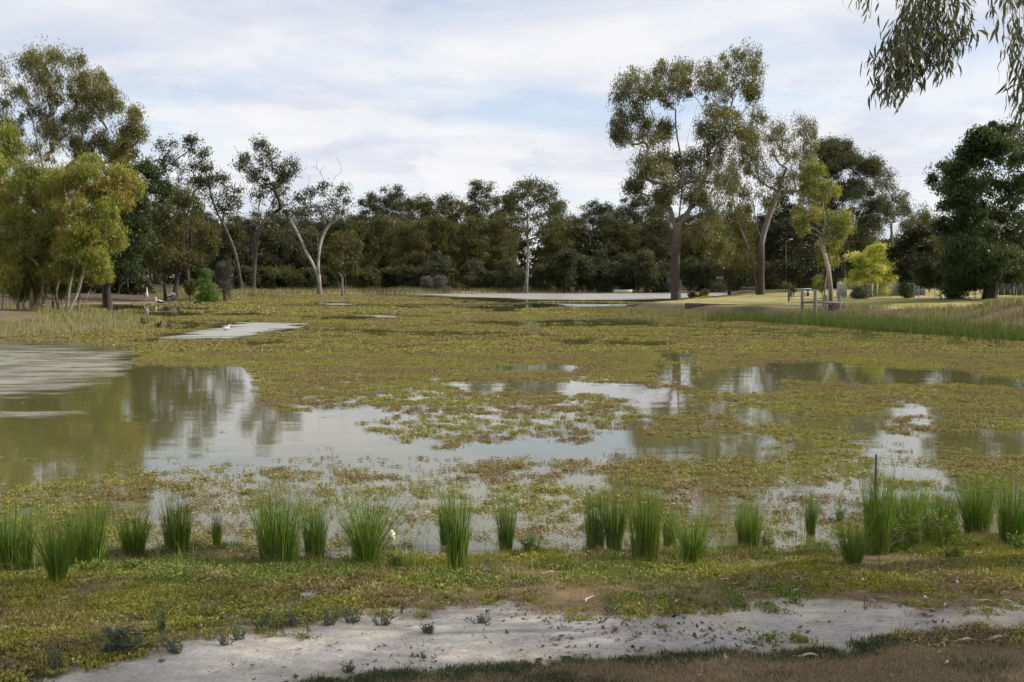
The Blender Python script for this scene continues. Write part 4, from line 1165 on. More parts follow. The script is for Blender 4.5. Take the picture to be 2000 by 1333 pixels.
# ------------------------------------------------------------------ rush clumps on the near shore
RUSHES = [(22, 1118, 62, 985), (112, 1142, 36, 1000), (168, 1108, 48, 985), (262, 1092, 36, 995), (346, 1086, 38, 968), (424, 1072, 9, 1000), (545, 1102, 58, 962), (615, 1092, 30, 985), (716, 1102, 44, 958),
          (868, 1066, 11, 985), (893, 1110, 32, 960), (988, 1076, 19, 972), (1162, 1082, 26, 955), (1200, 1080, 26, 958), (1260, 1096, 42, 946), (1307, 1066, 17, 990), (1352, 1106, 32, 1002), (1462, 1070, 32, 970), (1584, 1046, 14, 960),
          (1666, 1106, 34, 1008), (1714, 1084, 36, 924), (1762, 1066, 44, 930), (1832, 1052, 50, 955), (1908, 1046, 44, 922), (1978, 1068, 40, 940)]
RLAB = ['broad rush clump at the very left end of the row', 'narrow rush clump standing forward on the grass near the left end', 'wide rush clump just behind the forward narrow one', 'thin rush clump before the gap of open weed on the left', 'dense upright square rush clump alone among weed on the left',
        'tiny wisp of rush between the square clump and the big bushy one', 'big bushy rush clump behind the crumpled pale scrap', 'loose rush clump leaning against the big bushy one', 'fan-shaped dark rush clump splayed wide like a shuttlecock', 'sparse wispy rush clump beside a narrow green one',
        'narrow bright green rush clump rooted at the mud edge', 'slim rush clump with rusty foot out in the weed', 'first of the two clumps grown together over reddish mud', 'second of the two clumps grown together over reddish mud', 'tall thick rush clump with bent pale blades at its foot',
        'small rush clump tucked between two larger ones', 'low splayed rush clump at the grass edge', 'short full rush clump standing by itself in weed right of centre', 'thin little rush clump in brown weed', 'bushy low rush clump at the front of the big right-hand stand',
        'tallest rush clump of the right-hand stand beside the thin stake', 'thick rush clump behind the yellow-green leafy weeds', 'pale thin rush clump in the middle of the right-hand stand', 'dark upright rush clump over reddish mud on the right', 'rush clump cut by the right edge of the picture']


def build_rushes():
    for i, (px, py, hw, top) in enumerate(RUSHES):
        rng = np.random.default_rng(500 + i)
        b = ground_at(px, py)
        s = F / b[1]
        hgt = (py - top) / s * 1.22
        w = hw / s
        n = int(150 + 400 * (w / .2) ** 1.1)
        splay = {8: 1.5, 16: 1.2, 19: 1.15, 1: 1.1}.get(i, (.42, .6, .5, .8, .36)[i % 5])
        foot = w * (.60 if splay < .7 else .46 if splay < 1 else .32)
        a = rng.random(n) * 2 * math.pi
        r = np.sqrt(rng.random(n)) * foot
        P = np.column_stack([b[0] + r * np.cos(a), b[1] + r * .75 * np.sin(a), np.zeros(n)])
        P[:, 2] = np.maximum(land(P[:, 0], P[:, 1]), -.03) - .02
        hh = hgt * (.36 + .72 * rng.random(n) ** .8) * (1 - .22 * (r / foot) * rng.random(n))
        hh = hh * (.82 + .36 * fbm(P[:, 0] * 9, P[:, 1] * 9, 505 + i))          # ragged top
        # lean outward from the middle of the clump
        out_d = np.stack([np.cos(a), .75 * np.sin(a), 0 * a], 1)
        lean = (r / foot) * (w - foot) / hgt * 1.5 * splay / .6 * rng.uniform(.3, 1.4, n) + np.abs(rng.normal(size=n)) * .05
        th = rng.random(n) * 2 * math.pi
        sd = np.stack([np.cos(th), np.sin(th), 0 * th], 1) * (.0032 * rng.uniform(.7, 1.3, n))[:, None]
        jit = rng.normal(size=(n, 3)) * .05 * np.array([1, 1, 0])
        bent = rng.random(n) < .07
        rows = []
        for k in range(4):
            t = k / 3
            c = P + (out_d * lean[:, None] + jit) * (hh * t ** 1.5)[:, None] + np.array([0, 0, 1.0]) * (hh * t)[:, None]
            if k == 3:                                    # a few stems are snapped and hang over
                c = np.where(bent[:, None], c - np.array([0, 0, 1.0]) * (hh * .55)[:, None] + out_d * (hh * .22)[:, None], c)
            rows += [c - sd * (1 - .9 * t), c + sd * (1 - .9 * t)]
        V = np.stack(rows, 1).reshape(-1, 3)
        idx = np.arange(n) * 8
        Q = np.concatenate([np.stack([idx + 2 * k, idx + 2 * k + 1, idx + 2 * k + 3, idx + 2 * k + 2], 1) for k in range(3)])
        t0 = np.clip(rng.normal(.30, .16, n) + (rng.random(n) < .06) * .5, 0, 1)
        A = np.repeat(t0, 8)
        root = obj('rush_clump', None, None, b, RLAB[i], 'rushes', 'rush clumps along the near shore')
        g = Geo()
        g.add(V, Q, None, A)
        obj('stems', g.mesh('stems', RUSH, False, b), root)
        # dead straw and bent blades round the foot
        m = max(14, n // 7)
        a = rng.random(m) * 2 * math.pi
        P = np.column_stack([b[0] + foot * .9 * np.cos(a), b[1] + foot * .7 * np.sin(a), np.zeros(m)])
        P[:, 2] = np.maximum(land(P[:, 0], P[:, 1]), -.02)
        V, Q, A = blades(P, hgt * .32, rng, .007, 1.0, 3, (.1, .9))
        g = Geo()
        g.add(V, Q, None, A)
        obj('dead_straw', g.mesh('dead_straw', DRY, False, b), root)


build_rushes()


def build_wisps():
    """single young rush stems between the clumps"""
    rng = np.random.default_rng(560)
    n = 4600
    y = rng.uniform(8.9, 12.2, n)
    x = rng.uniform(-.56, .56, n) * y
    d = sdist(SHORE, x, y)
    keep = (rng.random(n) < smooth(.52, .66, fbm(x * 1.8, y * 1.8, 561))) & (d > -1.1) & (d < 1.5)
    P = np.column_stack([x, y, np.maximum(land(x, y), -.02)])[keep]
    V, Q, A = blades(P, .30, rng, .005, .35, 3, (.1, .85))
    g = Geo()
    g.add(V, Q, None, A)
    obj('rush_seedlings', g.mesh('rush_seedlings', RUSH), None, (0, 0, 0), 'scattered single rush stems between the clumps on the near shore', 'rushes', None, 'stuff')


build_wisps()


# ------------------------------------------------------------------ scattering (for uncountable ground and water plants)
def proto(name, geo, mat, coll):
    me = geo.mesh(name, mat)
    o = bpy.data.objects.new(name, me)
    coll.objects.link(o)
    return o


def scatter(name, P, rot, scl, idx, coll, label, cat):
    P = np.asarray(P, np.float32)
    me = bpy.data.meshes.new(name)
    me.vertices.add(len(P))
    me.vertices.foreach_set('co', P.ravel())
    for k, a, tp in (('rot', rot, 'FLOAT'), ('scl', scl, 'FLOAT'), ('pick', idx, 'INT')):
        at = me.attributes.new(k, tp, 'POINT')
        at.data.foreach_set('value', np.ascontiguousarray(a, np.float32 if tp == 'FLOAT' else np.int32))
    me.update()
    ng = bpy.data.node_groups.new(name, 'GeometryNodeTree')
    ng.interface.new_socket('Geometry', in_out='INPUT', socket_type='NodeSocketGeometry')
    ng.interface.new_socket('Geometry', in_out='OUTPUT', socket_type='NodeSocketGeometry')
    nd, lk = ng.nodes, ng.links
    gi, go = nd.new('NodeGroupInput'), nd.new('NodeGroupOutput')
    ci = nd.new('GeometryNodeCollectionInfo')
    ci.inputs['Collection'].default_value = coll
    ci.inputs['Separate Children'].default_value = True
    ci.inputs['Reset Children'].default_value = True
    iop = nd.new('GeometryNodeInstanceOnPoints')
    iop.inputs['Pick Instance'].default_value = True

    def named(nm, tp):
        n = nd.new('GeometryNodeInputNamedAttribute')
        n.data_type = tp
        n.inputs['Name'].default_value = nm
        return n.outputs['Attribute']
    cx = nd.new('ShaderNodeCombineXYZ')
    lk.new(named('rot', 'FLOAT'), cx.inputs[2])
    lk.new(gi.outputs[0], iop.inputs['Points'])
    lk.new(ci.outputs[0], iop.inputs['Instance'])
    lk.new(named('pick', 'INT'), iop.inputs['Instance Index'])
    lk.new(cx.outputs[0], iop.inputs['Rotation'])
    lk.new(named('scl', 'FLOAT'), iop.inputs['Scale'])
    lk.new(iop.outputs[0], go.inputs[0])
    o = obj(name, me, None, (0, 0, 0), label, cat, None, 'stuff')
    md = o.modifiers.new('scatter', 'NODES')
    md.node_group = ng
    return o


def weed_mat():
    """floating water weed: yellow-green leaves with rusty patches that follow the stand, not the light"""
    m, nt = new_mat('water_weed')
    t = attr(nt, 'tint').outputs['Fac']
    pos = N(nt, 'ShaderNodeNewGeometry').outputs['Position']
    mp = N(nt, 'ShaderNodeMapping', ins={0: pos, 3: (0.30, 0.42, 0.0)}).outputs[0]
    n1 = N(nt, 'ShaderNodeTexNoise', ins={'Vector': mp, 'Scale': 1.0, 'Detail': 5.0, 'Roughness': 0.62}).outputs['Fac']
    n2 = N(nt, 'ShaderNodeTexNoise', ins={'Vector': pos, 'Scale': 2.2, 'Detail': 3.0}).outputs['Fac']
    rust = ramp(nt, math_n(nt, 'ADD', n1, math_n(nt, 'MULTIPLY', math_n(nt, 'SUBTRACT', n2, .5), .35)), [(0.44, 0.08), (0.60, 0.85)])
    gr = ramp(nt, t, [(0.0, (0.15, 0.155, 0.030)), (0.35, (0.245, 0.240, 0.045)), (0.7, (0.325, 0.305, 0.075)), (1.0, (0.41, 0.37, 0.16))])
    br = ramp(nt, t, [(0.0, (0.13, 0.08, 0.042)), (0.5, (0.25, 0.165, 0.085)), (1.0, (0.36, 0.26, 0.17))])
    c = mixc(nt, rust, gr, br)
    dif = N(nt, 'ShaderNodeBsdfDiffuse', ins={'Color': c})
    tr = N(nt, 'ShaderNodeBsdfTranslucent', ins={'Color': c})
    mx = N(nt, 'ShaderNodeMixShader', ins={0: .25, 1: dif.outputs[0], 2: tr.outputs[0]})
    gl = N(nt, 'ShaderNodeBsdfGlossy', ins={'Roughness': .4})
    out(nt, N(nt, 'ShaderNodeMixShader', ins={0: .02, 1: mx.outputs[0], 2: gl.outputs[0]}).outputs[0])
    return m


WEED = weed_mat()


def sprigs(rng, rad, n, leaf_l, leaf_w, hgt, per, elmax=1.1):
    """low sprigs with alternate little leaves, spread over a ragged disc"""
    g = Geo()
    a = rng.random(n) * 2 * math.pi
    r = rad * np.abs(rng.normal(size=n)) * .62
    C = np.column_stack([1.35 * r * np.cos(a), .75 * r * np.sin(a), np.zeros(n)])
    C = np.repeat(C, per, 0)
    m = n * per
    lv = rng.random(m)
    th = rng.random(m) * 2 * math.pi
    el = rng.uniform(.04, elmax, m)
    d = np.stack([np.cos(th) * np.cos(el), np.sin(th) * np.cos(el), np.sin(el)], 1)
    hs = np.repeat(rng.uniform(.35, 1.2, n), per)
    B = C + np.stack([rng.normal(size=m) * leaf_l * .35, rng.normal(size=m) * leaf_l * .35, lv * hgt * hs], 1)
    s = np.cross(d, np.array([0, 0, 1.0]) + rng.normal(size=(m, 3)) * .5)
    s /= np.linalg.norm(s, axis=1, keepdims=True)
    l = leaf_l * rng.uniform(.6, 1.3, m)
    w = leaf_w * rng.uniform(.7, 1.2, m) * .5
    V = np.stack([B, B + d * (l * .5)[:, None] + s * w[:, None], B + d * l[:, None], B + d * (l * .5)[:, None] - s * w[:, None]], 1).reshape(-1, 3)
    V[:, 2] = np.maximum(V[:, 2], 0.002)
    t = np.clip(np.repeat(rng.normal(.5, .2, n), per) + rng.normal(size=m) * .15, 0, 1)
    g.add(V, np.arange(m * 4).reshape(-1, 4), None, np.repeat(t, 4))
    return g


THIN = [([(420, 760), (520, 770), (600, 800), (560, 850), (420, 830)], 14, .16), ([(540, 850), (800, 850), (940, 880), (900, 920), (600, 915)], 14, .22), ([(250, 880), (470, 860), (500, 925), (260, 930)], 12, .13)]
OPEN = [  # (outline in photo pixels, softness, share of weed left inside)
    ([(-500, 655), (0, 662), (150, 668), (285, 684), (262, 716), (470, 718), (500, 735), (505, 790), (560, 812), (690, 800), (720, 815), (700, 838), (790, 868), (880, 880), (1050, 862), (1200, 880), (1180, 902), (900, 908), (880, 925), (700, 918), (560, 912), (430, 925), (260, 925), (150, 930), (0, 950), (-500, 990)], 12, .04),
    ([(600, 796), (700, 796), (790, 806), (760, 822), (660, 822)], 7, .12),
    ([(250, 668), (420, 640), (470, 625), (605, 629), (570, 648), (440, 666)], 4, .0),
    ([(160, 596), (400, 592), (420, 600), (330, 640), (300, 625), (200, 610)], 5, .35),
    ([(690, 571), (1000, 570), (1330, 570), (1540, 570), (1520, 577), (1330, 592), (1180, 589), (1000, 589), (860, 583), (740, 579)], 1.5, .0),
    ([(1030, 591), (1260, 592), (1240, 602), (1120, 602), (1000, 598)], 1.5, .05),
    ([(590, 591), (670, 589), (720, 596), (620, 599)], 1.5, .0), ([(690, 613), (800, 613), (780, 621), (710, 621)], 1.5, .0), ([(920, 603), (1050, 605), (1000, 612), (930, 611)], 1.5, .05),
    ([(540, 640), (900, 646), (1100, 650), (1080, 657), (800, 655), (600, 650)], 3, .35), ([(450, 668), (560, 664), (600, 672), (480, 676)], 3, .1),
    ([(880, 628), (1150, 622), (1350, 628), (1300, 640), (1000, 640)], 4, .22), ([(1150, 612), (1420, 626), (1700, 650), (1990, 670), (1990, 682), (1650, 668), (1350, 645), (1150, 625)], 4, .30),
    ([(1040, 665), (1150, 662), (1330, 668), (1320, 676), (1100, 676)], 3, .3),
    ([(950, 712), (1080, 708), (1150, 714), (1100, 726), (960, 724)], 5, .3), ([(860, 748), (1000, 748), (1010, 760), (900, 764)], 6, .3), ([(990, 748), (1090, 746), (1100, 762), (1000, 764)], 5, .15),
    ([(1070, 752), (1120, 742), (1250, 752), (1300, 768), (1270, 782), (1190, 776), (1090, 766)], 5, .05), ([(1220, 784), (1330, 760), (1350, 800), (1300, 812), (1230, 805)], 7, .25),
    ([(1280, 688), (1370, 684), (1370, 704), (1300, 706)], 5, .22), ([(1270, 710), (1360, 706), (1380, 760), (1280, 752)], 8, .4), ([(1370, 728), (1530, 706), (1530, 762), (1440, 772), (1380, 760)], 7, .28),
    ([(1520, 712), (1700, 708), (1760, 722), (1860, 722), (2020, 745), (2020, 762), (1850, 752), (1700, 752), (1540, 744)], 6, .05),
    ([(1340, 798), (1480, 794), (1490, 806), (1380, 808)], 4, .08), ([(1420, 812), (1560, 808), (1560, 824), (1430, 826)], 6, .35),
    ([(1735, 800), (1800, 798), (1815, 810), (1745, 812)], 4, .05), ([(1650, 822), (1730, 818), (1720, 850), (1830, 842), (1840, 862), (1700, 862)], 6, .22), ([(1680, 862), (1850, 866), (1840, 940), (1700, 930)], 14, .42),
    ([(1830, 852), (1930, 836), (2020, 852), (2020, 870), (1860, 866)], 5, .02), ([(1860, 884), (2020, 884), (2020, 894), (1880, 894)], 4, .15), ([(1560, 826), (1690, 820), (1690, 838), (1580, 844)], 5, .2),
    ([(1160, 846), (1260, 842), (1300, 860), (1460, 858), (1470, 886), (1330, 892), (1230, 888), (1180, 860)], 5, .04), ([(1330, 852), (1520, 856), (1500, 884), (1400, 880)], 8, .35),
    ([(380, 930), (900, 928), (960, 945), (840, 975), (560, 985), (400, 970)], 14, .50), ([(400, 985), (470, 985), (480, 1060), (400, 1060)], 12, .52), ([(630, 985), (690, 985), (680, 1060), (630, 1060)], 10, .5),
    ([(760, 1000), (960, 1000), (960, 1090), (780, 1085)], 14, .52), ([(820, 1070), (980, 1068), (980, 1092), (850, 1096)], 6, .22), ([(1000, 1050), (1150, 1048), (1150, 1090), (1020, 1090)], 10, .30),
    ([(1000, 985), (1140, 985), (1140, 1040), (1010, 1040)], 14, .62), ([(1060, 925), (1200, 920), (1210, 945), (1080, 948)], 8, .45), ([(1280, 1050), (1600, 1040), (1600, 1075), (1300, 1080)], 10, .35), ([(1500, 930), (1720, 925), (1700, 1020), (1520, 1010)], 14, .55)]


def weed_share(px, py):
    c = .93 - .16 * smooth(930, 985, py) - .08 * smooth(720, 800, py)
    for poly, soft, s in OPEN:
        lo = np.min(poly, 0) - 3 * soft
        hi = np.max(poly, 0) + 3 * soft
        m = (px > lo[0]) & (px < hi[0]) & (py > lo[1]) & (py < hi[1])
        if m.any():
            k = smooth(soft, -soft, sdist(poly, px[m], py[m]))
            c[m] = np.minimum(c[m], c[m] * (1 - k) + s * k)
    for poly, soft, s in THIN:                            # strands that drift inside the open pool
        k = smooth(soft, -soft, sdist(poly, px, py))
        c = np.maximum(c, s * k)
    return c


def build_weed():
    rng = np.random.default_rng(61)
    coll = bpy.data.collections.new('weed_sources')
    for k in range(5):
        proto('weed_%d' % k, sprigs(rng, .16, 40, .027, .012, .026, 5, .8), WEED, coll)
    for k in range(4):
        proto('weed_%d' % (5 + k), sprigs(rng, .38, 56, .072, .032, .028, 5, .6), WEED, coll)
    for k in range(4):
        proto('weed_%d' % (9 + k), sprigs(rng, 1.0, 80, .20, .085, .022, 5, .22), WEED, coll)
    for k in range(4):
        proto('weed_t%d' % k, sprigs(rng, .11, 8, .025, .011, .026, 4, .9), WEED, coll)
    P, I, S = [], [], []
    for (y0, y1, dens, i0, ni, fs) in ((9.5, 40, 27, 0, 5, 1.5), (9.4, 16.5, 80, 13, 4, 2.2), (40, 84, 6.0, 5, 4, .6), (84, 225, .9, 9, 4, .22)):
        area = .57 * 1.0 * (y1 * y1 - y0 * y0)
        n = int(area * dens)
        y = np.sqrt(rng.uniform(y0 * y0, y1 * y1, n))
        x = rng.uniform(-.57, .57, n) * y
        d = sdist(SHORE, x, y)
        px, py, f = project(x, y, 0 * x)
        # ragged outlines: jitter the lookup by noise, coarse across and fine in depth
        jx = (fbm(x * .9, y * .9, 71) - .5) * 44
        far_ = smooth(34, 60, y)
        jx = jx * (1 - far_) + (fbm(x * .04, y * .5, 76, 4, .6) - .5) * 170 * far_
        jy = (fbm(x * .9, y * .9, 72) - .5) * 18 * np.clip((py - 560) / 300, .04, 1.1)
        c = weed_share(px + jx, py + jy)
        lace = .45 * fbm(x * 1.3, y * 1.6, 73, 4, .6) + .55 * fbm(x * fs * 3.4, y * fs * 4.2, 74, 3, .6)
        band = fbm(x * .10, y * .22, 75, 3)
        c = c * (1 - .80 * smooth(.47, .60, band) * smooth(30, 75, y))
        keep = (rng.random(n) < (.07 + .93 * c) * (1 - .30 * smooth(28, 20, y)) * smooth(.13, -.08, lace - .25 - .44 * c + .05 * smooth(30, 20, y))) & (d < -.02)
        if i0 == 13:                                      # single sprigs sprinkled over the shallows
            keep = (rng.random(n) < (.16 + .75 * smooth(.05, .6, c)) * smooth(.62, .38, .5 * lace + .5 * fbm(x * 2.5, y * 2.5, 77))) & (d < -.01)
        q = np.column_stack([x, y, 0 * x + .001])[keep]
        P.append(q)
        pick = rng.integers(i0, i0 + ni, len(q))
        if i0 == 0:                                       # loose strands where the mat thins out
            pick = np.where(rng.random(len(q)) < smooth(.75, .30, c[keep]), rng.integers(13, 17, len(q)), pick)
        I.append(pick)
        S.append(rng.uniform(.75, 1.3, len(q)))
    P = np.concatenate(P)
    print('weed points', len(P))
    scatter('water_weed', P, rng.random(len(P)) * 6.283, np.concatenate(S), np.concatenate(I), coll, 'carpet of floating water weed, yellow-green and rusty, over the lagoon', 'water weed')


build_weed()


# ------------------------------------------------------------------ near bank: creeping plants, grasses, litter
def cover_mat():
    m, nt = new_mat('creeping_plant')
    t = attr(nt, 'tint').outputs['Fac']
    pos = N(nt, 'ShaderNodeNewGeometry').outputs['Position']
    n1 = N(nt, 'ShaderNodeTexNoise', ins={'Vector': pos, 'Scale': 1.1, 'Detail': 5.0, 'Roughness': 0.65}).outputs['Fac']
    n2 = N(nt, 'ShaderNodeTexNoise', ins={'Vector': pos, 'Scale': 0.45, 'Detail': 3.0}).outputs['Fac']
    gr = ramp(nt, t, [(0.0, (0.095, 0.135, 0.024)), (0.5, (0.165, 0.205, 0.036)), (1.0, (0.25, 0.26, 0.068))])
    ye = ramp(nt, t, [(0.0, (0.18, 0.18, 0.026)), (0.5, (0.30, 0.275, 0.042)), (1.0, (0.40, 0.35, 0.085))])
    br = ramp(nt, t, [(0.0, (0.13, 0.088, 0.042)), (0.5, (0.24, 0.17, 0.08)), (1.0, (0.36, 0.275, 0.16))])
    c = mixc(nt, ramp(nt, n2, [(0.42, 0.0), (0.58, 1.0)]), gr, ye)
    c = mixc(nt, ramp(nt, n1, [(0.50, 0.0), (0.62, 0.9)]), c, br)
    b = N(nt, 'ShaderNodeBsdfPrincipled', ins={'Base Color': c, 'Roughness': 0.7})
    b.inputs['Specular IOR Level'].default_value = 0.25
    tr = N(nt, 'ShaderNodeBsdfTranslucent', ins={'Color': c})
    out(nt, N(nt, 'ShaderNodeMixShader', ins={0: .2, 1: b.outputs[0], 2: tr.outputs[0]}).outputs[0])
    return m


COVER = cover_mat()
TURF = tint_mat('turf', [(0.022, 0.042, 0.012), (0.038, 0.062, 0.018), (0.060, 0.080, 0.028), (0.12, 0.11, 0.05)], trans=.2)


def tuft(rng, rad, n, hgt, W, lean, tint):
    a = rng.random(n) * 2 * math.pi
    r = rad * np.sqrt(rng.random(n))
    V, Q, A = blades(np.column_stack([r * np.cos(a), r * np.sin(a), 0 * r - .005]), hgt, rng, W, lean, 2, tint)
    g = Geo()
    g.add(V, Q, None, A)
    return g


def near_points(rng, n, y0=5.2, y1=11.5):
    y = np.sqrt(rng.uniform(y0 * y0, y1 * y1, n))
    x = rng.uniform(-.62, .62, n) * y
    z = land(x, y)
    px, py, f = project(x, y, z)
    d = sdist(SHORE, x, y)
    sd = sdist(SAND, px, py + 30 * (fbm(x * 1.7, y * 1.7, 21) - .5) + 34 * (fbm(x * 6, y * 6, 22) - .5))
    return x, y, z, px, py, d, sd


def build_cover():
    rng = np.random.default_rng(62)
    coll = bpy.data.collections.new('cover_sources')
    for k in range(4):
        proto('cover_%d' % k, sprigs(rng, .11, 30, .022, .012, .025, 4), COVER, coll)
    for k in range(3):
        proto('cover_%d' % (4 + k), tuft(rng, .06, 26, .10, .0035, .5, (0, .45)), COVER, coll)
    x, y, z, px, py, d, sd = near_points(rng, 30000)
    n1 = fbm(x * 1.7, y * 1.7, 21)
    n2 = fbm(x * 3.5, y * 3.5, 64)
    bare = np.exp(-(((px - 1200) / 280) ** 2 + ((py - 1155) / 26) ** 2)) + .8 * np.exp(-(((px - 1900) / 230) ** 2 + ((py - 1190) / 25) ** 2))
    prob = smooth(.40, .60, .5 * n1 + .5 * n2 + .02) * .55 * (1 - np.clip(bare, 0, .93))
    top = py < 1262
    keep = (d > -.25) & (sd > 3 - 22 * (rng.random(len(x)) < .10)) & (py < 1262 + .12 * np.maximum(0, 600 - px)) & (rng.random(len(x)) < prob)
    q = np.column_stack([x, y, np.maximum(z, 0)])[keep]
    grass = rng.random(len(q)) < .16 + .35 * smooth(1.2, .1, d[keep])
    idx = np.where(grass, rng.integers(4, 7, len(q)), rng.integers(0, 4, len(q)))
    scatter('ground_cover', q, rng.random(len(q)) * 6.283, rng.uniform(.6, 1.4, len(q)), idx, coll, 'low creeping green plants over the muddy near bank', 'ground cover')
    coll = bpy.data.collections.new('straw_sources')
    for k in range(4):
        proto('straw_%d' % k, tuft(rng, .07, 18, .05, .0034, 1.3, (.1, 1)), DRY, coll)
    x, y, z, px, py, d, sd = near_points(rng, 26000, 5.5)
    keep = (d > .3) & (sd > -4) & (py < 1262 + .12 * np.maximum(0, 600 - px)) & (rng.random(len(x)) < .10 + .45 * smooth(.45, .6, fbm(x * 2.6, y * 2.6, 68)))
    q = np.column_stack([x, y, np.maximum(z, 0)])[keep]
    scatter('dry_grass', q, rng.random(len(q)) * 6.283, rng.uniform(.5, 1.5, len(q)), rng.integers(0, 4, len(q)), coll, 'thin dry straw among the creeping plants of the near bank', 'grass')
    # dry lawn and the green edge at our feet
    coll = bpy.data.collections.new('turf_sources')
    for k in range(4):
        proto('turf_%d' % k, tuft(rng, .07, 40, .035, .0042, .9, (0, .9)), TURF, coll)
    for k in range(4):
        proto('turf_%d' % (4 + k), tuft(rng, .08, 36, .032, .0036, 1.2, (0, 1)), DRY, coll)
    x, y, z, px, py, d, sd = near_points(rng, 60000, 3.0, 8.6)
    n1 = fbm(x * 1.7, y * 1.7, 21)
    low = (py > 1228) & (sd > 0) & inside([(2700, 1225), (1850, 1228), (1740, 1238), (1660, 1258), (1350, 1274), (1000, 1296), (620, 1325), (300, 1420), (-600, 1700), (3000, 2600), (3500, 1300)], px, py)
    gedge = smooth(26, 4, sd) * low
    green = (rng.random(len(x)) < np.clip(gedge * 1.1 + .42 * smooth(.42, .6, n1 + .22 * smooth(1250, 900, px) - .15), 0, 1))
    keep = low & (rng.random(len(x)) < .60)
    q = np.column_stack([x, y, z])[keep]
    idx = np.where(green[keep], rng.integers(0, 4, len(q)), rng.integers(4, 8, len(q)))
    scatter('turf', q, rng.random(len(q)) * 6.283, rng.uniform(.7, 1.35, len(q)), idx, coll, 'short mown turf, green along the sand and dry brown towards us', 'grass')


build_cover()


def build_litter():
    rng = np.random.default_rng(63)
    # dark crumbs of leaf and bark on the sand
    g = Geo()
    x, y, z, px, py, d, sd = near_points(rng, 26000)
    n = fbm(x * 2.2, y * 2.2, 66)
    keep = (sd < 4) & (rng.random(len(x)) < .05 + .95 * smooth(.52, .62, n) * smooth(200, 1500, px))
    for p in np.column_stack([x, y, z])[keep]:
        a = rng.random() * 6.283
        l = .005 + .026 * rng.random() ** 2.2
        w = l * rng.uniform(.3, .7)
        u = np.array([math.cos(a), math.sin(a), rng.normal() * .25])
        v = np.array([-math.sin(a), math.cos(a), rng.normal() * .35])
        c = p + np.array([0, 0, .008])
        g.add([c - u * l, c + v * w, c + u * l + [0, 0, rng.uniform(0, .012)], c - v * w], [(0, 1, 2, 3)], None, rng.uniform(0, .35))
    LIT = tint_mat('leaf_litter', [(0.035, 0.025, 0.018), (0.085, 0.058, 0.038), (0.22, 0.17, 0.12), (0.46, 0.39, 0.31), (0.60, 0.54, 0.46)])
    obj('leaf_litter', g.mesh('leaf_litter', LIT), None, (0, 0, 0), 'dark crumbs of dead leaf strewn over the pale sand', 'leaf litter', None, 'stuff')
    # shed strips of pale bark and dry gum leaves in the grass
    g = Geo()
    x, y, z, px, py, d, sd = near_points(rng, 5200)
    dens = .10 + .9 * smooth(1000, 1900, px) * smooth(1090, 1130, py) * smooth(1235, 1200, py) + .25 * smooth(600, 100, px) * smooth(1150, 1200, py)
    keep = (d > .15) & (sd > -6) & (rng.random(len(x)) < dens * .6)
    for p in np.column_stack([x, y, np.maximum(z, 0)])[keep]:
        a = rng.random() * 6.283
        l = rng.uniform(.012, .045) if rng.random() < .88 else rng.uniform(.05, .11)
        w = min(.011, l * .22)
        u = np.array([math.cos(a), math.sin(a), 0])
        v = np.array([-math.sin(a), math.cos(a), 0])
        b = v * rng.normal() * l * .22
        c = p + np.array([0, 0, rng.uniform(.008, .03)])
        t = rng.uniform(.35, 1) if rng.random() < .72 else rng.uniform(0, .4)
        k = np.array([0, 0, rng.uniform(-.004, .014)])
        g.add([c - u * l, c - u * l * .2 + b + v * w + k, c - u * l * .2 + b - v * w + k, c + u * l * .5 + b * .6 + v * w * .8, c + u * l * .5 + b * .6 - v * w * .8, c + u * l], [(1, 2, 4, 3)], [(0, 2, 1), (3, 4, 5)], t)
    obj('bark_litter', g.mesh('bark_litter', LIT), None, (0, 0, 0), 'shed pale bark strips and dry gum leaves scattered in the grass', 'bark litter', None, 'stuff')
    # larger pieces one could pick up
    BARKS = plain_mat('shed_bark', (0.46, 0.38, 0.29), .85, .35, 30, .5, stretch=(1, 6, 6))
    for (px, py, l, ang, lab) in [(1942, 1254, .20, .25, 'long pale slab of shed bark on the green turf edge'), (1574, 1288, .15, -.1, 'curled orange-brown bark piece on the dry lawn'), (1840, 1262, .13, .5, 'thin grey bark strip on the turf beside the long slab'), (1880, 1258, .15, 0.1, 'flat grey stick of bark just left of the long slab'),
                                  (1070, 1124, .12, .2, 'dark twig lying at the edge of the bare brown patch'), (1790, 1112, .09, .3, 'cream bark chip in front of the low rush clump'), (1262, 1135, .10, .6, 'curved pale bark strip standing up from the bare patch'), (120, 1176, .13, -.1, 'thin dark stick lying in the shaded grass on the left'),
                                  (1690, 1125, .12, -.35, 'bent white bark strip below the forward rush clump'), (330, 1150, .12, .2, 'bleached bark curl in the shaded grass before the thin rush clump')]:
        b = ground_at(px, py)
        P = [np.array([math.cos(ang) * t, math.sin(ang) * t, .012 + .02 * math.sin(3 * t / l + 1) ** 2]) for t in np.linspace(-l / 2, l / 2, 7)]
        gg = Geo()
        gg.tube(P, np.array([.5, .9, 1, .95, 1, .8, .35]) * l * .10, 6, True, None, .35)
        obj('bark_piece', gg.mesh('bark_piece', BARKS, True), None, b, lab, 'bark', 'shed bark pieces in the foreground')


build_litter()


# grey-green weeds standing on the sand, leafy weeds by the water
WEEDY = tint_mat('grey_weed', [(0.075, 0.095, 0.055), (0.105, 0.125, 0.075), (0.14, 0.15, 0.10), (0.16, 0.12, 0.09)], trans=.15)
FRESH = tint_mat('fresh_weed', [(0.085, 0.14, 0.020), (0.14, 0.19, 0.03), (0.21, 0.25, 0.05), (0.28, 0.27, 0.08)], trans=.3)


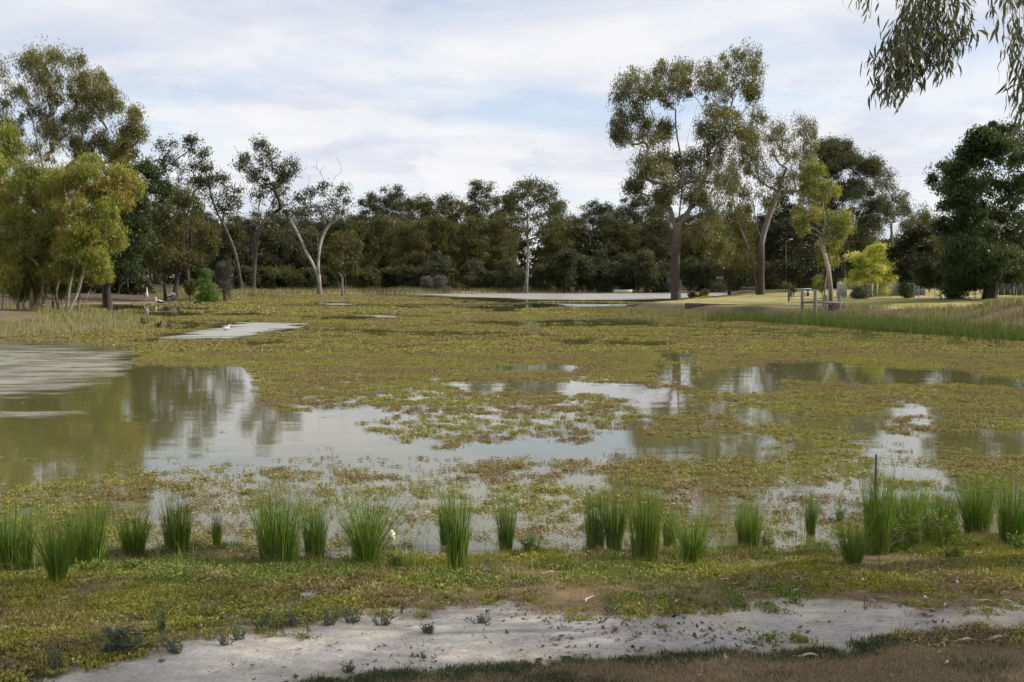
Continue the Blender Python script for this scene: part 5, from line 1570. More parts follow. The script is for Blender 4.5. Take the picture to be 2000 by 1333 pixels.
def leafy(b, hgt, wid, nst, mat, seed, label, group, ll=.03, lw=.009, nl=14, name='weed_plant', cat='plant', tint=.4):
    rng = np.random.default_rng(seed)
    st, lf = Geo(), Geo()
    for k in range(nst):
        a = rng.random() * 6.283
        top = np.array([math.cos(a) * wid * rng.random(), math.sin(a) * wid * rng.random(), hgt * rng.uniform(.55, 1.1)])
        foot = np.array([math.cos(a) * wid * .35 * rng.random(), math.sin(a) * wid * .35 * rng.random(), -.02])
        mid = (top + foot) * .5 + rng.normal(size=3) * .06 * hgt
        P = [foot, mid, top]
        st.tube(P, [.0035, .0026, .001], 4, False, rng.uniform(.3, .9))
        for q in range(nl):
            t = (q + rng.random()) / nl
            c = (1 - t) ** 2 * foot + 2 * t * (1 - t) * mid + t * t * top
            th = rng.random() * 6.283
            el = rng.uniform(-.1, 1.0)
            d = np.array([math.cos(th) * math.cos(el), math.sin(th) * math.cos(el), math.sin(el)])
            s = np.cross(d, rng.normal(size=3))
            s /= np.linalg.norm(s)
            l = ll * rng.uniform(.6, 1.25)
            lf.add([c, c + d * l * .45 + s * lw * .5, c + d * l, c + d * l * .45 - s * lw * .5], [(0, 1, 2, 3)], None, np.clip(tint + rng.normal() * .18, 0, 1))
    root = obj(name, None, None, b, label, cat, group)
    obj('stems', st.mesh('stems', mat), root)
    obj('leaves', lf.mesh('leaves', mat), root)


SW = [(600, 1240, .16, .02, 3, 'single dark upright weed with a bare stem on the sand'), (640, 1222, .10, .10, 9, 'grey-green weed in the thick of the patch on the sand'), (690, 1218, .10, .10, 9, 'grey weed with brown twigs beside the patch middle'), (745, 1222, .08, .10, 8, 'low grey weed closing the patch on its right'), (575, 1225, .12, .08, 8, 'tall grey-green weed opening the patch on its left'),
      (515, 1232, .10, .08, 7, 'small grey weed tuft before the patch'), (465, 1250, .10, .06, 6, 'silvery weed tuft at the sand edge'), (440, 1262, .08, .07, 6, 'dark weed tuft close to the sand edge'), (345, 1275, .09, .12, 10, 'spreading grey weed mat at the corner of the sand'), (240, 1280, .16, .13, 9, 'broad-leaved grey plant with long blades in shaded grass'),
      (318, 1240, .16, .05, 7, 'tall silvery weed where grass meets sand on the left'), (838, 1236, .05, .07, 10, 'small brown cushion weed alone on the sand'), (940, 1218, .05, .09, 8, 'low dry weed on the sand behind the brown cushion'), (955, 1225, .16, .015, 2, 'thin single stalk standing on the sand'), (785, 1200, .09, .03, 3, 'thin pair of stalks in the sunlit sand'),
      (1310, 1195, .20, .025, 4, 'tall thin weed stalk at the sand edge right of centre'), (1265, 1205, .15, .03, 4, 'slim weed stalk beside the tallest one'), (1190, 1200, .08, .06, 6, 'dry grassy weed at the edge of the sand'), (1690, 1192, .13, .01, 2, 'lone green stalk at the sand edge on the right'), (680, 1315, .05, .04, 5, 'small green weed on the sand next to the turf'), (110, 1310, .14, .05, 6, 'grey weed in the shaded corner')]
for i, (px, py, h, w, n, lab) in enumerate(SW):
    big = i == 9
    leafy(ground_at(px, py), h * 1.1, w * 1.2, int(n * 1.8) if n > 4 else n, WEEDY, 700 + i, lab, 'grey weeds on the sand', ll=.09 if big else .028, lw=.018 if big else .007, nl=10 if big else 13, tint=.3)
LW = [(1752, 1078, .34, .14, 26, 'leftmost yellow-green willow-leaved weed before the right-hand rushes'), (1786, 1074, .36, .14, 26, 'second yellow-green willow-leaved weed before the right-hand rushes'), (1822, 1070, .34, .15, 26, 'third yellow-green willow-leaved weed before the right-hand rushes'), (1856, 1064, .30, .12, 20, 'rightmost yellow-green willow-leaved weed before the right-hand rushes'),
      (1040, 1082, .16, .14, 20, 'pale green leafy weed in water by the slim rush clump'), (1275, 1096, .16, .08, 20, 'vivid green tuft at the foot of the tall thick rush clump'), (770, 1108, .09, .06, 20, 'small bright green tuft beside the fan-shaped rush clump'), (1500, 1068, .14, .10, 14, 'yellow-green leafy weed beside the short full rush clump'), (1640, 1020, .16, .08, 12, 'yellowish weed sprays in brown weed before the stake'), (1860, 1092, .10, .12, 24, 'low dull green weed before the dark rush clump'),
      (180, 1122, .10, .16, 26, 'yellow-green mounded weed between the left-hand rush clumps'), (250, 1118, .08, .16, 24, 'low yellow mat of weed below the thin rush clump on the left'), (1990, 1080, .16, .10, 18, 'green weed at the foot of the rush clump at the right edge')]
for i, (px, py, h, w, n, lab) in enumerate(LW):
    leafy(ground_at(px, py), h, w, n, FRESH, 740 + i, lab, 'leafy weeds at the near waterline', ll=.055, lw=.012, nl=14, tint=.45)


# ------------------------------------------------------------------ timber, fence, small structures
TIMBER = plain_mat('weathered_timber', (0.17, 0.15, 0.13), .85, .4, 6, .5, stretch=(4, 4, .6))
TIMBER_DK = plain_mat('dark_timber', (0.075, 0.062, 0.052), .85, .4, 6, .5, stretch=(1, 4, 4))
STEEL = plain_mat('galvanised_steel', (0.42, 0.43, 0.43), .5, .2, 10, .1, metallic=.3)
WHITE = plain_mat('white_paint', (0.72, 0.72, 0.70), .5, .12, 4, .15)
GREYP = plain_mat('grey_metal_sheet', (0.28, 0.29, 0.30), .6, .2, 3, .2)


def bevel_box(g, lo, hi, b):
    """box with chamfered vertical edges and top"""
    x0, y0, z0 = lo
    x1, y1, z1 = hi
    ring = [(x0 + b, y0), (x1 - b, y0), (x1, y0 + b), (x1, y1 - b), (x1 - b, y1), (x0 + b, y1), (x0, y1 - b), (x0, y0 + b)]
    cx, cy = (x0 + x1) / 2, (y0 + y1) / 2
    V = [(x, y, z0) for x, y in ring] + [(x, y, z1 - b) for x, y in ring] + [(cx + (x - cx) * .85, cy + (y - cy) * .85, z1) for x, y in ring]
    Q = [(k, (k + 1) % 8, 8 + (k + 1) % 8, 8 + k) for k in range(8)] + [(8 + k, 8 + (k + 1) % 8, 16 + (k + 1) % 8, 16 + k) for k in range(8)]
    Q += [(16, 17, 22, 23), (17, 18, 21, 22), (18, 19, 20, 21)]
    g.add(V, Q)


def mooring():
    Y = 69.0
    b = ground_y(1600, Y)
    root = obj('mooring_frame', None, None, b, 'four weathered timber posts joined by a low rail at the bank', 'posts')
    s = F / Y
    for (px, top, dy) in [(1566, 568, 0.0), (1591, 568, -1.2), (1612.5, 576, 1.3), (1638.5, 576.5, 0.1)]:
        p = ground_y(px, Y + dy)
        z1 = at_y(px, top, Y + dy)[2]
        g = Geo()
        bevel_box(g, (p[0] - .085, p[1] - .085, p[2] - .7), (p[0] + .085, p[1] + .085, z1), .018)
        obj('post', g.mesh('post', TIMBER, False, b), root)
    a, c = at_y(1564, 591, Y), at_y(1639, 591, Y)
    g = Geo()
    g.box((a[0], Y - .14, a[2] - .07), (c[0], Y - .088, a[2] + .06))
    obj('rail', g.mesh('rail', TIMBER, False, b), root)


mooring()


def sleeper():
    a, c = ground_y(1338, 84.8), ground_y(1438, 82.6)
    root = obj('retaining_edge', None, None, a, 'low dark timber sleeper wall edging the grassy point', 'sleeper wall')
    d = (c - a)
    d[2] = 0
    n = 3
    for k in range(n):
        p, q = a + d * (k + .01) / n, a + d * (k + .99) / n
        t = (q - p) / np.linalg.norm(q - p)
        nn = np.array([-t[1], t[0], 0]) * .11
        z0, z1 = .34, .80 - .02 * k
        g = Geo()
        V = [(*(p - nn)[:2], z0), (*(q - nn)[:2], z0), (*(q + nn)[:2], z0), (*(p + nn)[:2], z0), (*(p - nn)[:2], z1), (*(q - nn)[:2], z1), (*(q + nn)[:2], z1), (*(p + nn)[:2], z1)]
        g.add(V, [(0, 3, 2, 1), (4, 5, 6, 7), (0, 1, 5, 4), (1, 2, 6, 5), (2, 3, 7, 6), (3, 0, 4, 7)])
        obj('sleeper', g.mesh('sleeper', TIMBER_DK, False, a), root)


sleeper()


def wire_fence():
    px = [1660, 1683, 1702, 1712, 1737, 1764, 1793, 1824, 1838, 1868, 1904, 1941, 1978, 2016, 2050]
    Ys = np.interp(px, [1660, 1800, 2050], [96, 88, 80])
    P = [ground_y(a, Y) for a, Y in zip(px, Ys)]
    root = obj('wire_fence', None, None, P[0], 'wire mesh fence on grey steel posts along the back of the lawn', 'fence')
    hh = 1.15
    for p in P:
        g = Geo()
        g.tube([p - [0, 0, .3], p + [0, 0, hh + .04]], .03, 7)
        obj('post', g.mesh('post', STEEL, True, P[0]), root)
    for p, q in zip(P[:-1], P[1:]):
        g = Geo()
        g.tube([p + [0, 0, hh], q + [0, 0, hh]], .02, 6)
        obj('rail', g.mesh('rail', STEEL, True, P[0]), root)
        g = Geo()
        L = np.linalg.norm((q - p)[:2])
        n = int(L / .13)
        for k in range(n):
            for sgn in (0, 1):
                t0, t1 = k / n, min(1, (k + hh / .13 * .5) / n)
                f = (t1 - t0) / (hh / .13 * .5 / n)
                if sgn:
                    A = p + (q - p) * t0 + [0, 0, .03]
                    B = p + (q - p) * t1 + [0, 0, .03 + (hh - .05) * f]
                else:
                    A = p + (q - p) * t0 + [0, 0, hh - .02]
                    B = p + (q - p) * t1 + [0, 0, hh - .02 - (hh - .05) * f]
                g.tube([A, B], .004, 3, False)
        obj('wire_mesh', g.mesh('wire_mesh', STEEL, False, P[0]), root).__setitem__('kind', 'stuff')


wire_fence()


def rect_wall(name, pa, Ya, pb, Yb, hgt, mat, label, cat, n, gap=.012, wob=.0):
    """fence or wall of upright sheets between two points"""
    a, b = ground_y(pa, Ya), ground_y(pb, Yb)
    z = min(a[2], b[2])
    root = obj(name, None, None, a, label, cat)
    d = (b - a)[:2]
    L = np.linalg.norm(d)
    t = d / L
    nn = np.array([-t[1], t[0]])
    for k in range(n):
        p, q = a[:2] + d * k / n + t * gap, a[:2] + d * (k + 1) / n - t * gap
        h = hgt * (1 + wob * ((k * 7 % 5) - 2) / 2)
        off = nn * (.02 if k % 2 else 0)
        p, q = p + off, q + off
        g = Geo()
        th = nn * .03
        V = [(*(p - th), z - .2), (*(q - th), z - .2), (*(q + th), z - .2), (*(p + th), z - .2), (*(p - th), z + h), (*(q - th), z + h), (*(q + th), z + h), (*(p + th), z + h)]
        g.add(V, [(0, 3, 2, 1), (4, 5, 6, 7), (0, 1, 5, 4), (1, 2, 6, 5), (2, 3, 7, 6), (3, 0, 4, 7)])
        obj('panel', g.mesh('panel', mat, False, a), root)


rect_wall('sheet_fence', 1708, 101, 1806, 97, 1.15, GREYP, 'grey metal sheet fence behind the wire mesh below the magnolia', 'fence', 9)
rect_wall('board_fence', 1936, 92, 2080, 90, .95, TIMBER_DK, 'dark brown board fence behind the wire at the far right', 'fence', 12)
rect_wall('timber_gate', 1633, 100, 1652, 99, 1.35, GREYP, 'pale gate panel beside the golden shrub', 'gate', 4)


def light_pole():
    b = ground_y(1533, 128)
    top = at_y(1533, 472, 128)
    SHADED_STEEL = plain_mat('shaded_steel', (0.12, 0.12, 0.115), .7)  # steel darkened: the shade on the pole is put into its colour
    root = obj('light_pole', None, None, b, 'thin pale light pole against the dark evergreen', 'lamp post')
    g = Geo()
    g.tube([b - [0, 0, .3], [b[0], b[1], top[2]]], [.045, .028], 8)
    obj('pole', g.mesh('pole', SHADED_STEEL, True, b), root)
    g = Geo()
    g.tube([[b[0] - .05, b[1], top[2]], [b[0] + .35, b[1] - .1, top[2] + .18]], [.05, .04], 6)
    arm = obj('arm', g.mesh('arm', SHADED_STEEL, True, b), root)
    g = Geo()
    c = np.array([b[0] + .45, b[1] - .12, top[2] + .22])
    g.tube([c - [.22, 0, .03], c, c + [.25, 0, .03]], [.06, .12, .05], 8, True, None, .5)
    obj('lamp_head', g.mesh('lamp_head', GREYP, True, b), arm)


light_pole()


def picnic_table():
    b = ground_y(1560, 108)
    root = obj('picnic_table', None, None, b, 'pale picnic table on the lawn behind the timber posts', 'table')
    for k in range(4):
        g = Geo()
        g.box((-1.05, -.36 + k * .185, .70), (1.05, -.36 + k * .185 + .17, .745))
        obj('tabletop_board', g.mesh('tabletop_board', STEEL), root)
    for s in (-1, 1):
        g = Geo()
        g.box((s * .8 - .04, -.30, -.05), (s * .8 + .04, .30, .70))
        obj('leg', g.mesh('leg', TIMBER_DK), root)
        g = Geo()
        g.box((-1.0, s * .66 - .13, .41), (1.0, s * .66 + .13, .45))
        obj('seat', g.mesh('seat', STEEL), root)
        g = Geo()
        g.box((-.75, s * .66 - .03, -.05), (-.68, s * .66 + .03, .41))
        g.box((.68, s * .66 - .03, -.05), (.75, s * .66 + .03, .41))
        obj('seat_leg', g.mesh('seat_leg', TIMBER_DK), root)


picnic_table()


def marker_post():
    b = ground_y(1539.5, 92)
    g = Geo()
    bevel_box(g, (-.07, -.07, -.3), (.07, .07, 1.0), .015)
    g2 = obj('bollard', g.mesh('bollard', TIMBER_DK), None, b, 'short dark timber bollard at the edge of the lawn before the table', 'bollard')


marker_post()
for i, (px, Y, h, lab, lf) in enumerate([(1544, 100, 1.35, 'newly planted sapling with rusty leaves beside the bollard', LEAF_OLIVE), (1592, 96, 1.9, 'thin staked sapling with hanging green leaves behind the posts', LEAF_YOUNG), (1604, 95, 1.5, 'small sapling with sparse leaves just behind the leaning gum', LEAF_YOUNG)]):
    b = ground_y(px, Y)
    rng = np.random.default_rng(800 + i)
    cl = [(b + np.array([rng.normal() * .2, rng.normal() * .2, h * v]), .22, .2) for v in (.55, .68, .82, .95)]
    make_tree('sapling', b, [[b, b + np.array([.03, 0, h * .5]), b + np.array([0, 0, h * .95])]], cl, lf, BARK_YOUNG, 810 + i, lab, r_base=.03, r_tip=.006, tufts=6, per=14, tuft_r=.16, L=.16, W=.05, step=.3, tint0=.75 if i == 0 else .4)


def flower_bed():
    rng = np.random.default_rng(820)
    for (px0, px1, Y, mat, lab, hh, nm) in [(1338, 1386, 121, leaf_mat('yellow_flower', [(0.10, 0.12, 0.02), (0.30, 0.26, 0.02), (0.52, 0.40, 0.03), (0.60, 0.48, 0.05)], trans=.2), 'low bed of yellow flowers at the foot of the tallest gum', .22, 'flower_bed')]:
        a, c = ground_y(px0, Y), ground_y(px1, Y)
        C = [a + (c - a) * rng.random() + np.array([0, rng.normal() * .5, rng.uniform(.05, hh)]) for _ in range(240)]
        V, Q, t = leaves(C, .12, 10, .10, .06, -.2, rng, rng.uniform(.3, 1, len(C)))
        g = Geo()
        g.add(V, None, Q, t)
        root = obj(nm, None, None, a, lab, 'flowers')
        obj('blossoms', g.mesh('blossoms', mat, False, a), root)
    make_shrub(1352, 570, 8, 122.5, 821, 'small reddish bush behind the yellow flower bed beside the trunk', LEAF_OLIVE, L=.16, W=.06, tuft_r=.25, n=5, tint0=.8)
    make_shrub(1374, 568, 9, 122.5, 822, 'larger reddish bush at the end of the yellow flower bed', LEAF_OLIVE, L=.16, W=.06, tuft_r=.25, n=6, tint0=.9)


flower_bed()
make_shrub(1766, 553, 12, 90, 823, 'low bright green bush poking over the wire fence under the magnolia', LEAF_BRIGHT, L=.16, W=.07, tuft_r=.28, n=6, tint0=.5)
make_shrub(1672, 562, 14, 93, 824, 'grey-green garden bush at the corner of the wire fence', LEAF_GREY, L=.18, W=.06, tuft_r=.3, n=7, tint0=.5)


def stakes():
    STK = plain_mat('old_stake', (0.055, 0.045, 0.038), .9, .4, 20, .4, stretch=(1, 1, .3))
    b = at_z(1708, 1000)
    b = np.array([b[0], b[1], 0])
    t = at_y(1711.5, 888, b[1])
    g = Geo()
    g.tube([b - [0, 0, .2], (b + t) / 2 + [.004, 0, 0], t], [.016, .015, .012], 7)
    obj('stake', g.mesh('stake', STK, True, b), None, b, 'thin dark stake standing in the weed behind the right-hand rushes', 'stake')
    b = at_z(292, 632)
    t = at_y(279, 592, b[1])
    g = Geo()
    g.tube([b - [0, 0, .2], b * .45 + t * .55 + [.06, 0, 0], t], [.055, .045, .025], 7)
    q = at_y(291, 616, b[1])
    g.tube([b * .6 + t * .4, q + [.1, 0, 0]], [.03, .012], 5)
    obj('dead_branch', g.mesh('dead_branch', TIMBER, True, b), None, b, 'leaning grey dead branch stuck in the tip of the spit', 'branch')
    a, c = ground_at(348, 581), ground_at(398, 586)
    g = Geo()
    P = [a * (1 - t) + c * t + np.array([0, 0, .16 + .1 * math.sin(5 * t)]) for t in np.linspace(0, 1, 6)]
    g.tube(P, [.2, .22, .2, .17, .12, .05], 8)
    obj('fallen_log', g.mesh('fallen_log', TIMBER_DK, True, a), None, a, 'dark fallen log on the back shore behind the pelicans', 'log')


stakes()


def dinghy():
    """small white open boat moored under the scrub"""
    b = at_z(1217, 572.4)
    Ln = 36 / (F / b[1])
    root = obj('dinghy', None, None, b, 'small white open boat moored under the scrub of the far shore', 'boat')
    n = 13
    xs = np.linspace(-.5, .5, n) * Ln
    rows, rows2 = [], []
    for i, x in enumerate(xs):
        u = i / (n - 1)
        w = .68 * (1 - max(0, (u - .45) / .55) ** 2.2) * (.88 + .12 * min(1, u / .2)) + .02
        sh = .50 + .16 * max(0, (u - .3)) ** 1.5 + .14 * max(0, .35 - u)
        keel = -.10 + .35 * max(0, (u - .8) / .2) ** 2
        prof = [(-w, sh), (-w * .95, sh * .55), (-w * .72, keel + .12), (0, keel), (w * .72, keel + .12), (w * .95, sh * .55), (w, sh)]
        rows.append([(x, yy, zz) for yy, zz in prof])
        rows2.append([(x, yy * .93, zz if k in (0, 6) else zz + .05) for k, (yy, zz) in enumerate(prof)])
    g = Geo()
    V = np.array(rows).reshape(-1, 3)
    m = 7
    Q = [(i * m + k, (i + 1) * m + k, (i + 1) * m + k + 1, i * m + k + 1) for i in range(n - 1) for k in range(m - 1)]
    g.add(V, Q)
    V2 = np.array(rows2).reshape(-1, 3)
    g.add(V2, [q[::-1] for q in Q])
    g.add(np.vstack([V, V2]), [(i * m + k, (i + 1) * m + k, n * m + (i + 1) * m + k, n * m + i * m + k) for i in range(n - 1) for k in (0, 6)])
    g.add(V[:7], [(0, 1, 5, 6), (1, 2, 4, 5)], [(2, 3, 4)])
    hull = obj('hull', g.mesh('hull', WHITE, True), root)
    for x in (-.18 * Ln, .12 * Ln):
        g = Geo()
        g.box((x - .13, -.56, .30), (x + .13, .56, .335))
        obj('thwart', g.mesh('thwart', TIMBER), root)
    g = Geo()
    g.tube([r[0] for r in rows], .022, 5)
    g.tube([r[6] for r in rows], .022, 5)
    obj('gunwale', g.mesh('gunwale', WHITE, True), hull)


dinghy()


# ------------------------------------------------------------------ birds
FEATHER_W = plain_mat('white_feather', (0.78, 0.77, 0.75), .8, .08, 12, .1)
FEATHER_B = plain_mat('black_feather', (0.018, 0.017, 0.017), .6, .3, 20, .1)
BILL = plain_mat('pink_bill', (0.62, 0.44, 0.38), .5, .12, 12, .1)
LEGM = plain_mat('bird_leg', (0.20, 0.21, 0.24), .6, .2, 12, .1)


def loft(g, P, R, sq=1.0, n=12, a=None):
    P = np.asarray(P, float)
    k = 4
    t = np.arange(len(P))
    tt = np.linspace(0, len(P) - 1, (len(P) - 1) * k + 1)
    Q = np.stack([np.interp(tt, t, P[:, i]) for i in range(3)], 1)
    rr = np.interp(tt, t, R)
    for _ in range(3):
        Q[1:-1] = .5 * Q[1:-1] + .25 * (Q[2:] + Q[:-2])
        rr[1:-1] = .5 * rr[1:-1] + .25 * (rr[2:] + rr[:-2])
    g.tube(Q, rr, n, True, a, sq)


def pelican(b, rot, pose, label):
    root = obj('pelican', None, None, b, label, 'pelican', 'pelicans on the back shore', None, rot)
    g = Geo()
    up = {'stand': .42, 'swim': .02, 'preen': .38}[pose]
    tilt = {'stand': .30, 'swim': .05, 'preen': .16}[pose]
    # one continuous body: tail, trunk, breast, S-shaped neck, head
    body = [(-.50, 0, up + .12), (-.36, 0, up + .12), (-.12, 0, up + .16 + tilt * .3), (.12, 0, up + .18 + tilt * .7), (.27, 0, up + .24 + tilt)]
    rad = [.02, .11, .21, .20, .12]
    if pose == 'stand':
        neck = [(.31, 0, up + .46 + tilt * .8), (.24, 0, up + .62 + tilt), (.22, 0, up + .76 + tilt), (.27, 0, up + .86 + tilt), (.36, 0, up + .86 + tilt)]
        bill = [(.36, 0, up + .86 + tilt), (.48, 0, up + .74 + tilt), (.60, 0, up + .50 + tilt)]
    elif pose == 'swim':
        neck = [(.36, 0, up + .40), (.30, 0, up + .54), (.31, 0, up + .62), (.38, 0, up + .66), (.46, 0, up + .64)]
        bill = [(.46, 0, up + .64), (.62, 0, up + .55), (.82, 0, up + .46)]
    else:
        neck = [(.33, 0, up + .48), (.24, 0.02, up + .58), (.12, .05, up + .60), (.04, .08, up + .57), (-.03, .12, up + .54)]
        bill = [(-.03, .12, up + .54), (-.14, .18, up + .44), (-.28, .20, up + .34)]
    loft(g, body + neck, rad + [.075, .055, .05, .06, .045], .88)
    bo = obj('body', g.mesh('body', FEATHER_W, True), root)
    g = Geo()
    loft(g, bill, [.038, .030, .010], .6, 8)
    obj('bill', g.mesh('bill', BILL, True), bo)
    for s in (-1, 1):
        g = Geo()
        W = [(.20, s * .17, up + .26 + tilt * .6), (0, s * .215, up + .22 + tilt * .4), (-.28, s * .16, up + .16 + tilt * .1), (-.58, s * .06, up + .10)]
        loft(g, W, [.07, .12, .10, .02], .35, 10)
        obj('wing', g.mesh('wing', FEATHER_B, True), root)
        if pose != 'swim':
            g = Geo()
            g.tube([(.02, s * .09, up + .12), (.03, s * .10, up * .5), (.02, s * .10, -.02)], [.028, .018, .016], 6)
            g.tube([(.0, s * .10, .01), (.13, s * .12, .01)], [.02, .05], 6, True, None, .25)
            obj('leg', g.mesh('leg', LEGM, True), root)


pelican(ground_at(287, 591.0), -1.2, 'stand', 'pelican standing tall with folded black wings on the back shore')
pb = at_z(311, 593.2)
pelican(np.array([pb[0], pb[1], -.04]), math.pi, 'swim', 'pelican sitting low on the water between the two standing ones')
pelican(ground_at(336, 590.2), .4, 'preen', 'hunched pelican preening near the fallen log')


def duck(px, py, rot, label, sc=1.0, mat=FEATHER_B, land_=True):
    b = ground_at(px, py) if land_ else at_z(px, py)
    root = obj('duck', None, None, b, label, 'duck', 'dark waterbirds', None, rot)
    g = Geo()
    u = .07 if land_ else -.02
    loft(g, [(-.24 * sc, 0, u + .12), (-.14 * sc, 0, u + .10), (0, 0, u + .11), (.12 * sc, 0, u + .14), (.16 * sc, 0, u + .20), (.17 * sc, 0, u + .26), (.21 * sc, 0, u + .29), (.25 * sc, 0, u + .285)], np.array([.01, .07, .11, .09, .055, .04, .045, .03]) * sc, .85)
    bo = obj('body', g.mesh('body', mat, True), root)
    g = Geo()
    loft(g, [(.25 * sc, 0, u + .283), (.29 * sc, 0, u + .27), (.33 * sc, 0, u + .262)], [.018, .014, .006], .5, 7)
    obj('bill', g.mesh('bill', BILL, True), bo)
    if land_:
        for s in (-1, 1):
            g = Geo()
            g.tube([(0, s * .04, u + .05), (.01, s * .045, -.02)], .011, 5)
            obj('leg', g.mesh('leg', LEGM, True), root)


duck(279.5, 631.5, 2.6, 'dark duck standing on the spit tip behind its neighbour', .85)
duck(281, 637, 2.9, 'dark duck resting on the spit tip beside the dead branch', .9)
duck(309, 637.5, .3, 'black coot at the very end of the sandy spit', .9, FEATHER_B, False)
duck(382, 593.5, 0, 'left of two tiny black coots swimming below the fallen log', 1.1, FEATHER_B, False)
duck(390.5, 593.5, .5, 'right of two tiny black coots swimming below the fallen log', 1.1, FEATHER_B, False)
duck(441, 645.5, .2, 'small white bird swimming alone in the bright ruffled patch', .9, FEATHER_W, False)


def nest():
    rng = np.random.default_rng(830)
    c = at_y(1346, 186, 113.4)
    g = Geo()
    for k in range(160):
        a = rng.random() * 6.283
        r = .32 * rng.uniform(.5, 1)
        p = np.array([r * math.cos(a), r * math.sin(a), rng.normal() * .13])
        d = np.array([-math.sin(a), math.cos(a), rng.normal() * .5]) + rng.normal(size=3) * .35
        d = d / np.linalg.norm(d) * .28
        g.tube([p - d, p + [0, 0, rng.normal() * .03], p + d], .014, 3, False)
    obj('bird_nest', g.mesh('bird_nest', plain_mat('nest_twig', (0.05, 0.04, 0.032))), None, c, 'dark twig nest high in the crown of the tallest gum', 'nest')
    t = Geo()


nest()


def scraps():
    """crumpled pale scrap on the grass"""
    rng = np.random.default_rng(840)
    for (px, py, sx, sy, sz, col, lab, nm) in [(600, 1172, .052, .03, .030, (0.40, 0.41, 0.43), 'crumpled pale grey plastic scrap lying on the grass', 'plastic_scrap'), (764, 1054, .035, .025, .05, (0.62, 0.62, 0.40), 'cream-yellow crumpled scrap caught beside the fan-shaped rush clump', 'paper_scrap')]:
        b = ground_at(px, py)
        n, m = 14, 18
        th, ph = np.meshgrid(np.linspace(.02, math.pi - .02, n), np.linspace(0, 2 * math.pi, m, endpoint=False), indexing='ij')
        d = np.stack([np.sin(th) * np.cos(ph), np.sin(th) * np.sin(ph), np.cos(th)], -1)
        r = 1 + .45 * (fbm(d[..., 0] * 2.2 + 5 + d[..., 2], d[..., 1] * 2.2 + 9, 81) - .5) * 2 + .35 * (np.abs(fbm(d[..., 0] * 5 + 3, d[..., 2] * 5 + d[..., 1] * 3, 82) - .5) * 2)
        V = (d * r[..., None] * np.array([sx, sy, sz]) + np.array([0, 0, sz * .6])).reshape(-1, 3)
        Q = [(i * m + k, (i + 1) * m + k, (i + 1) * m + (k + 1) % m, i * m + (k + 1) % m) for i in range(n - 1) for k in range(m)]
        g = Geo()
        g.add(V, Q)
        obj(nm, g.mesh(nm, plain_mat(nm, col, .45, .25, 25, .5), False), None, b, lab, 'scrap')


scraps()


def root_mass():
    b = ground_at(1630, 606)
    n, m = 16, 24
    th, ph = np.meshgrid(np.linspace(.02, math.pi - .02, n), np.linspace(0, 2 * math.pi, m, endpoint=False), indexing='ij')
    dd = np.stack([np.sin(th) * np.cos(ph), np.sin(th) * np.sin(ph), np.cos(th)], -1)
    r = 1 + .7 * (fbm(dd[..., 0] * 2 + 5 + dd[..., 2], dd[..., 1] * 2 + 9, 83) - .5) + .5 * (fbm(dd[..., 0] * 6 + 3, dd[..., 2] * 6 + dd[..., 1] * 4, 84) - .5)
    V = (dd * r[..., None] * np.array([.62, .40, .34]) + np.array([0, 0, .06])).reshape(-1, 3)
    Q = [(i * m + k, (i + 1) * m + k, (i + 1) * m + (k + 1) % m, i * m + (k + 1) % m) for i in range(n - 1) for k in range(m)]
    root = obj('root_mass', None, None, b, 'dark eroded root mass in the bank below the leaning young gum', 'roots')
    g = Geo()
    g.add(V, Q)
    MAT = plain_mat('root_soil', (0.035, 0.027, 0.022), .95, .5, 9, .6)
    obj('soil', g.mesh('soil', MAT, True), root)
    rng = np.random.default_rng(845)
    for k in range(7):
        a = rng.uniform(-2.8, -.3)
        P = [np.array([math.cos(a) * .3, math.sin(a) * .2, .35]), np.array([math.cos(a) * .6, math.sin(a) * .42, .18]), np.array([math.cos(a) * .8 + rng.normal() * .1, math.sin(a) * .55, -.15])]
        g = Geo()
        g.tube(resample(P, .12), np.linspace(.045, .012, len(resample(P, .12))), 5)
        obj('root', g.mesh('root', MAT, True), root)


root_mass()


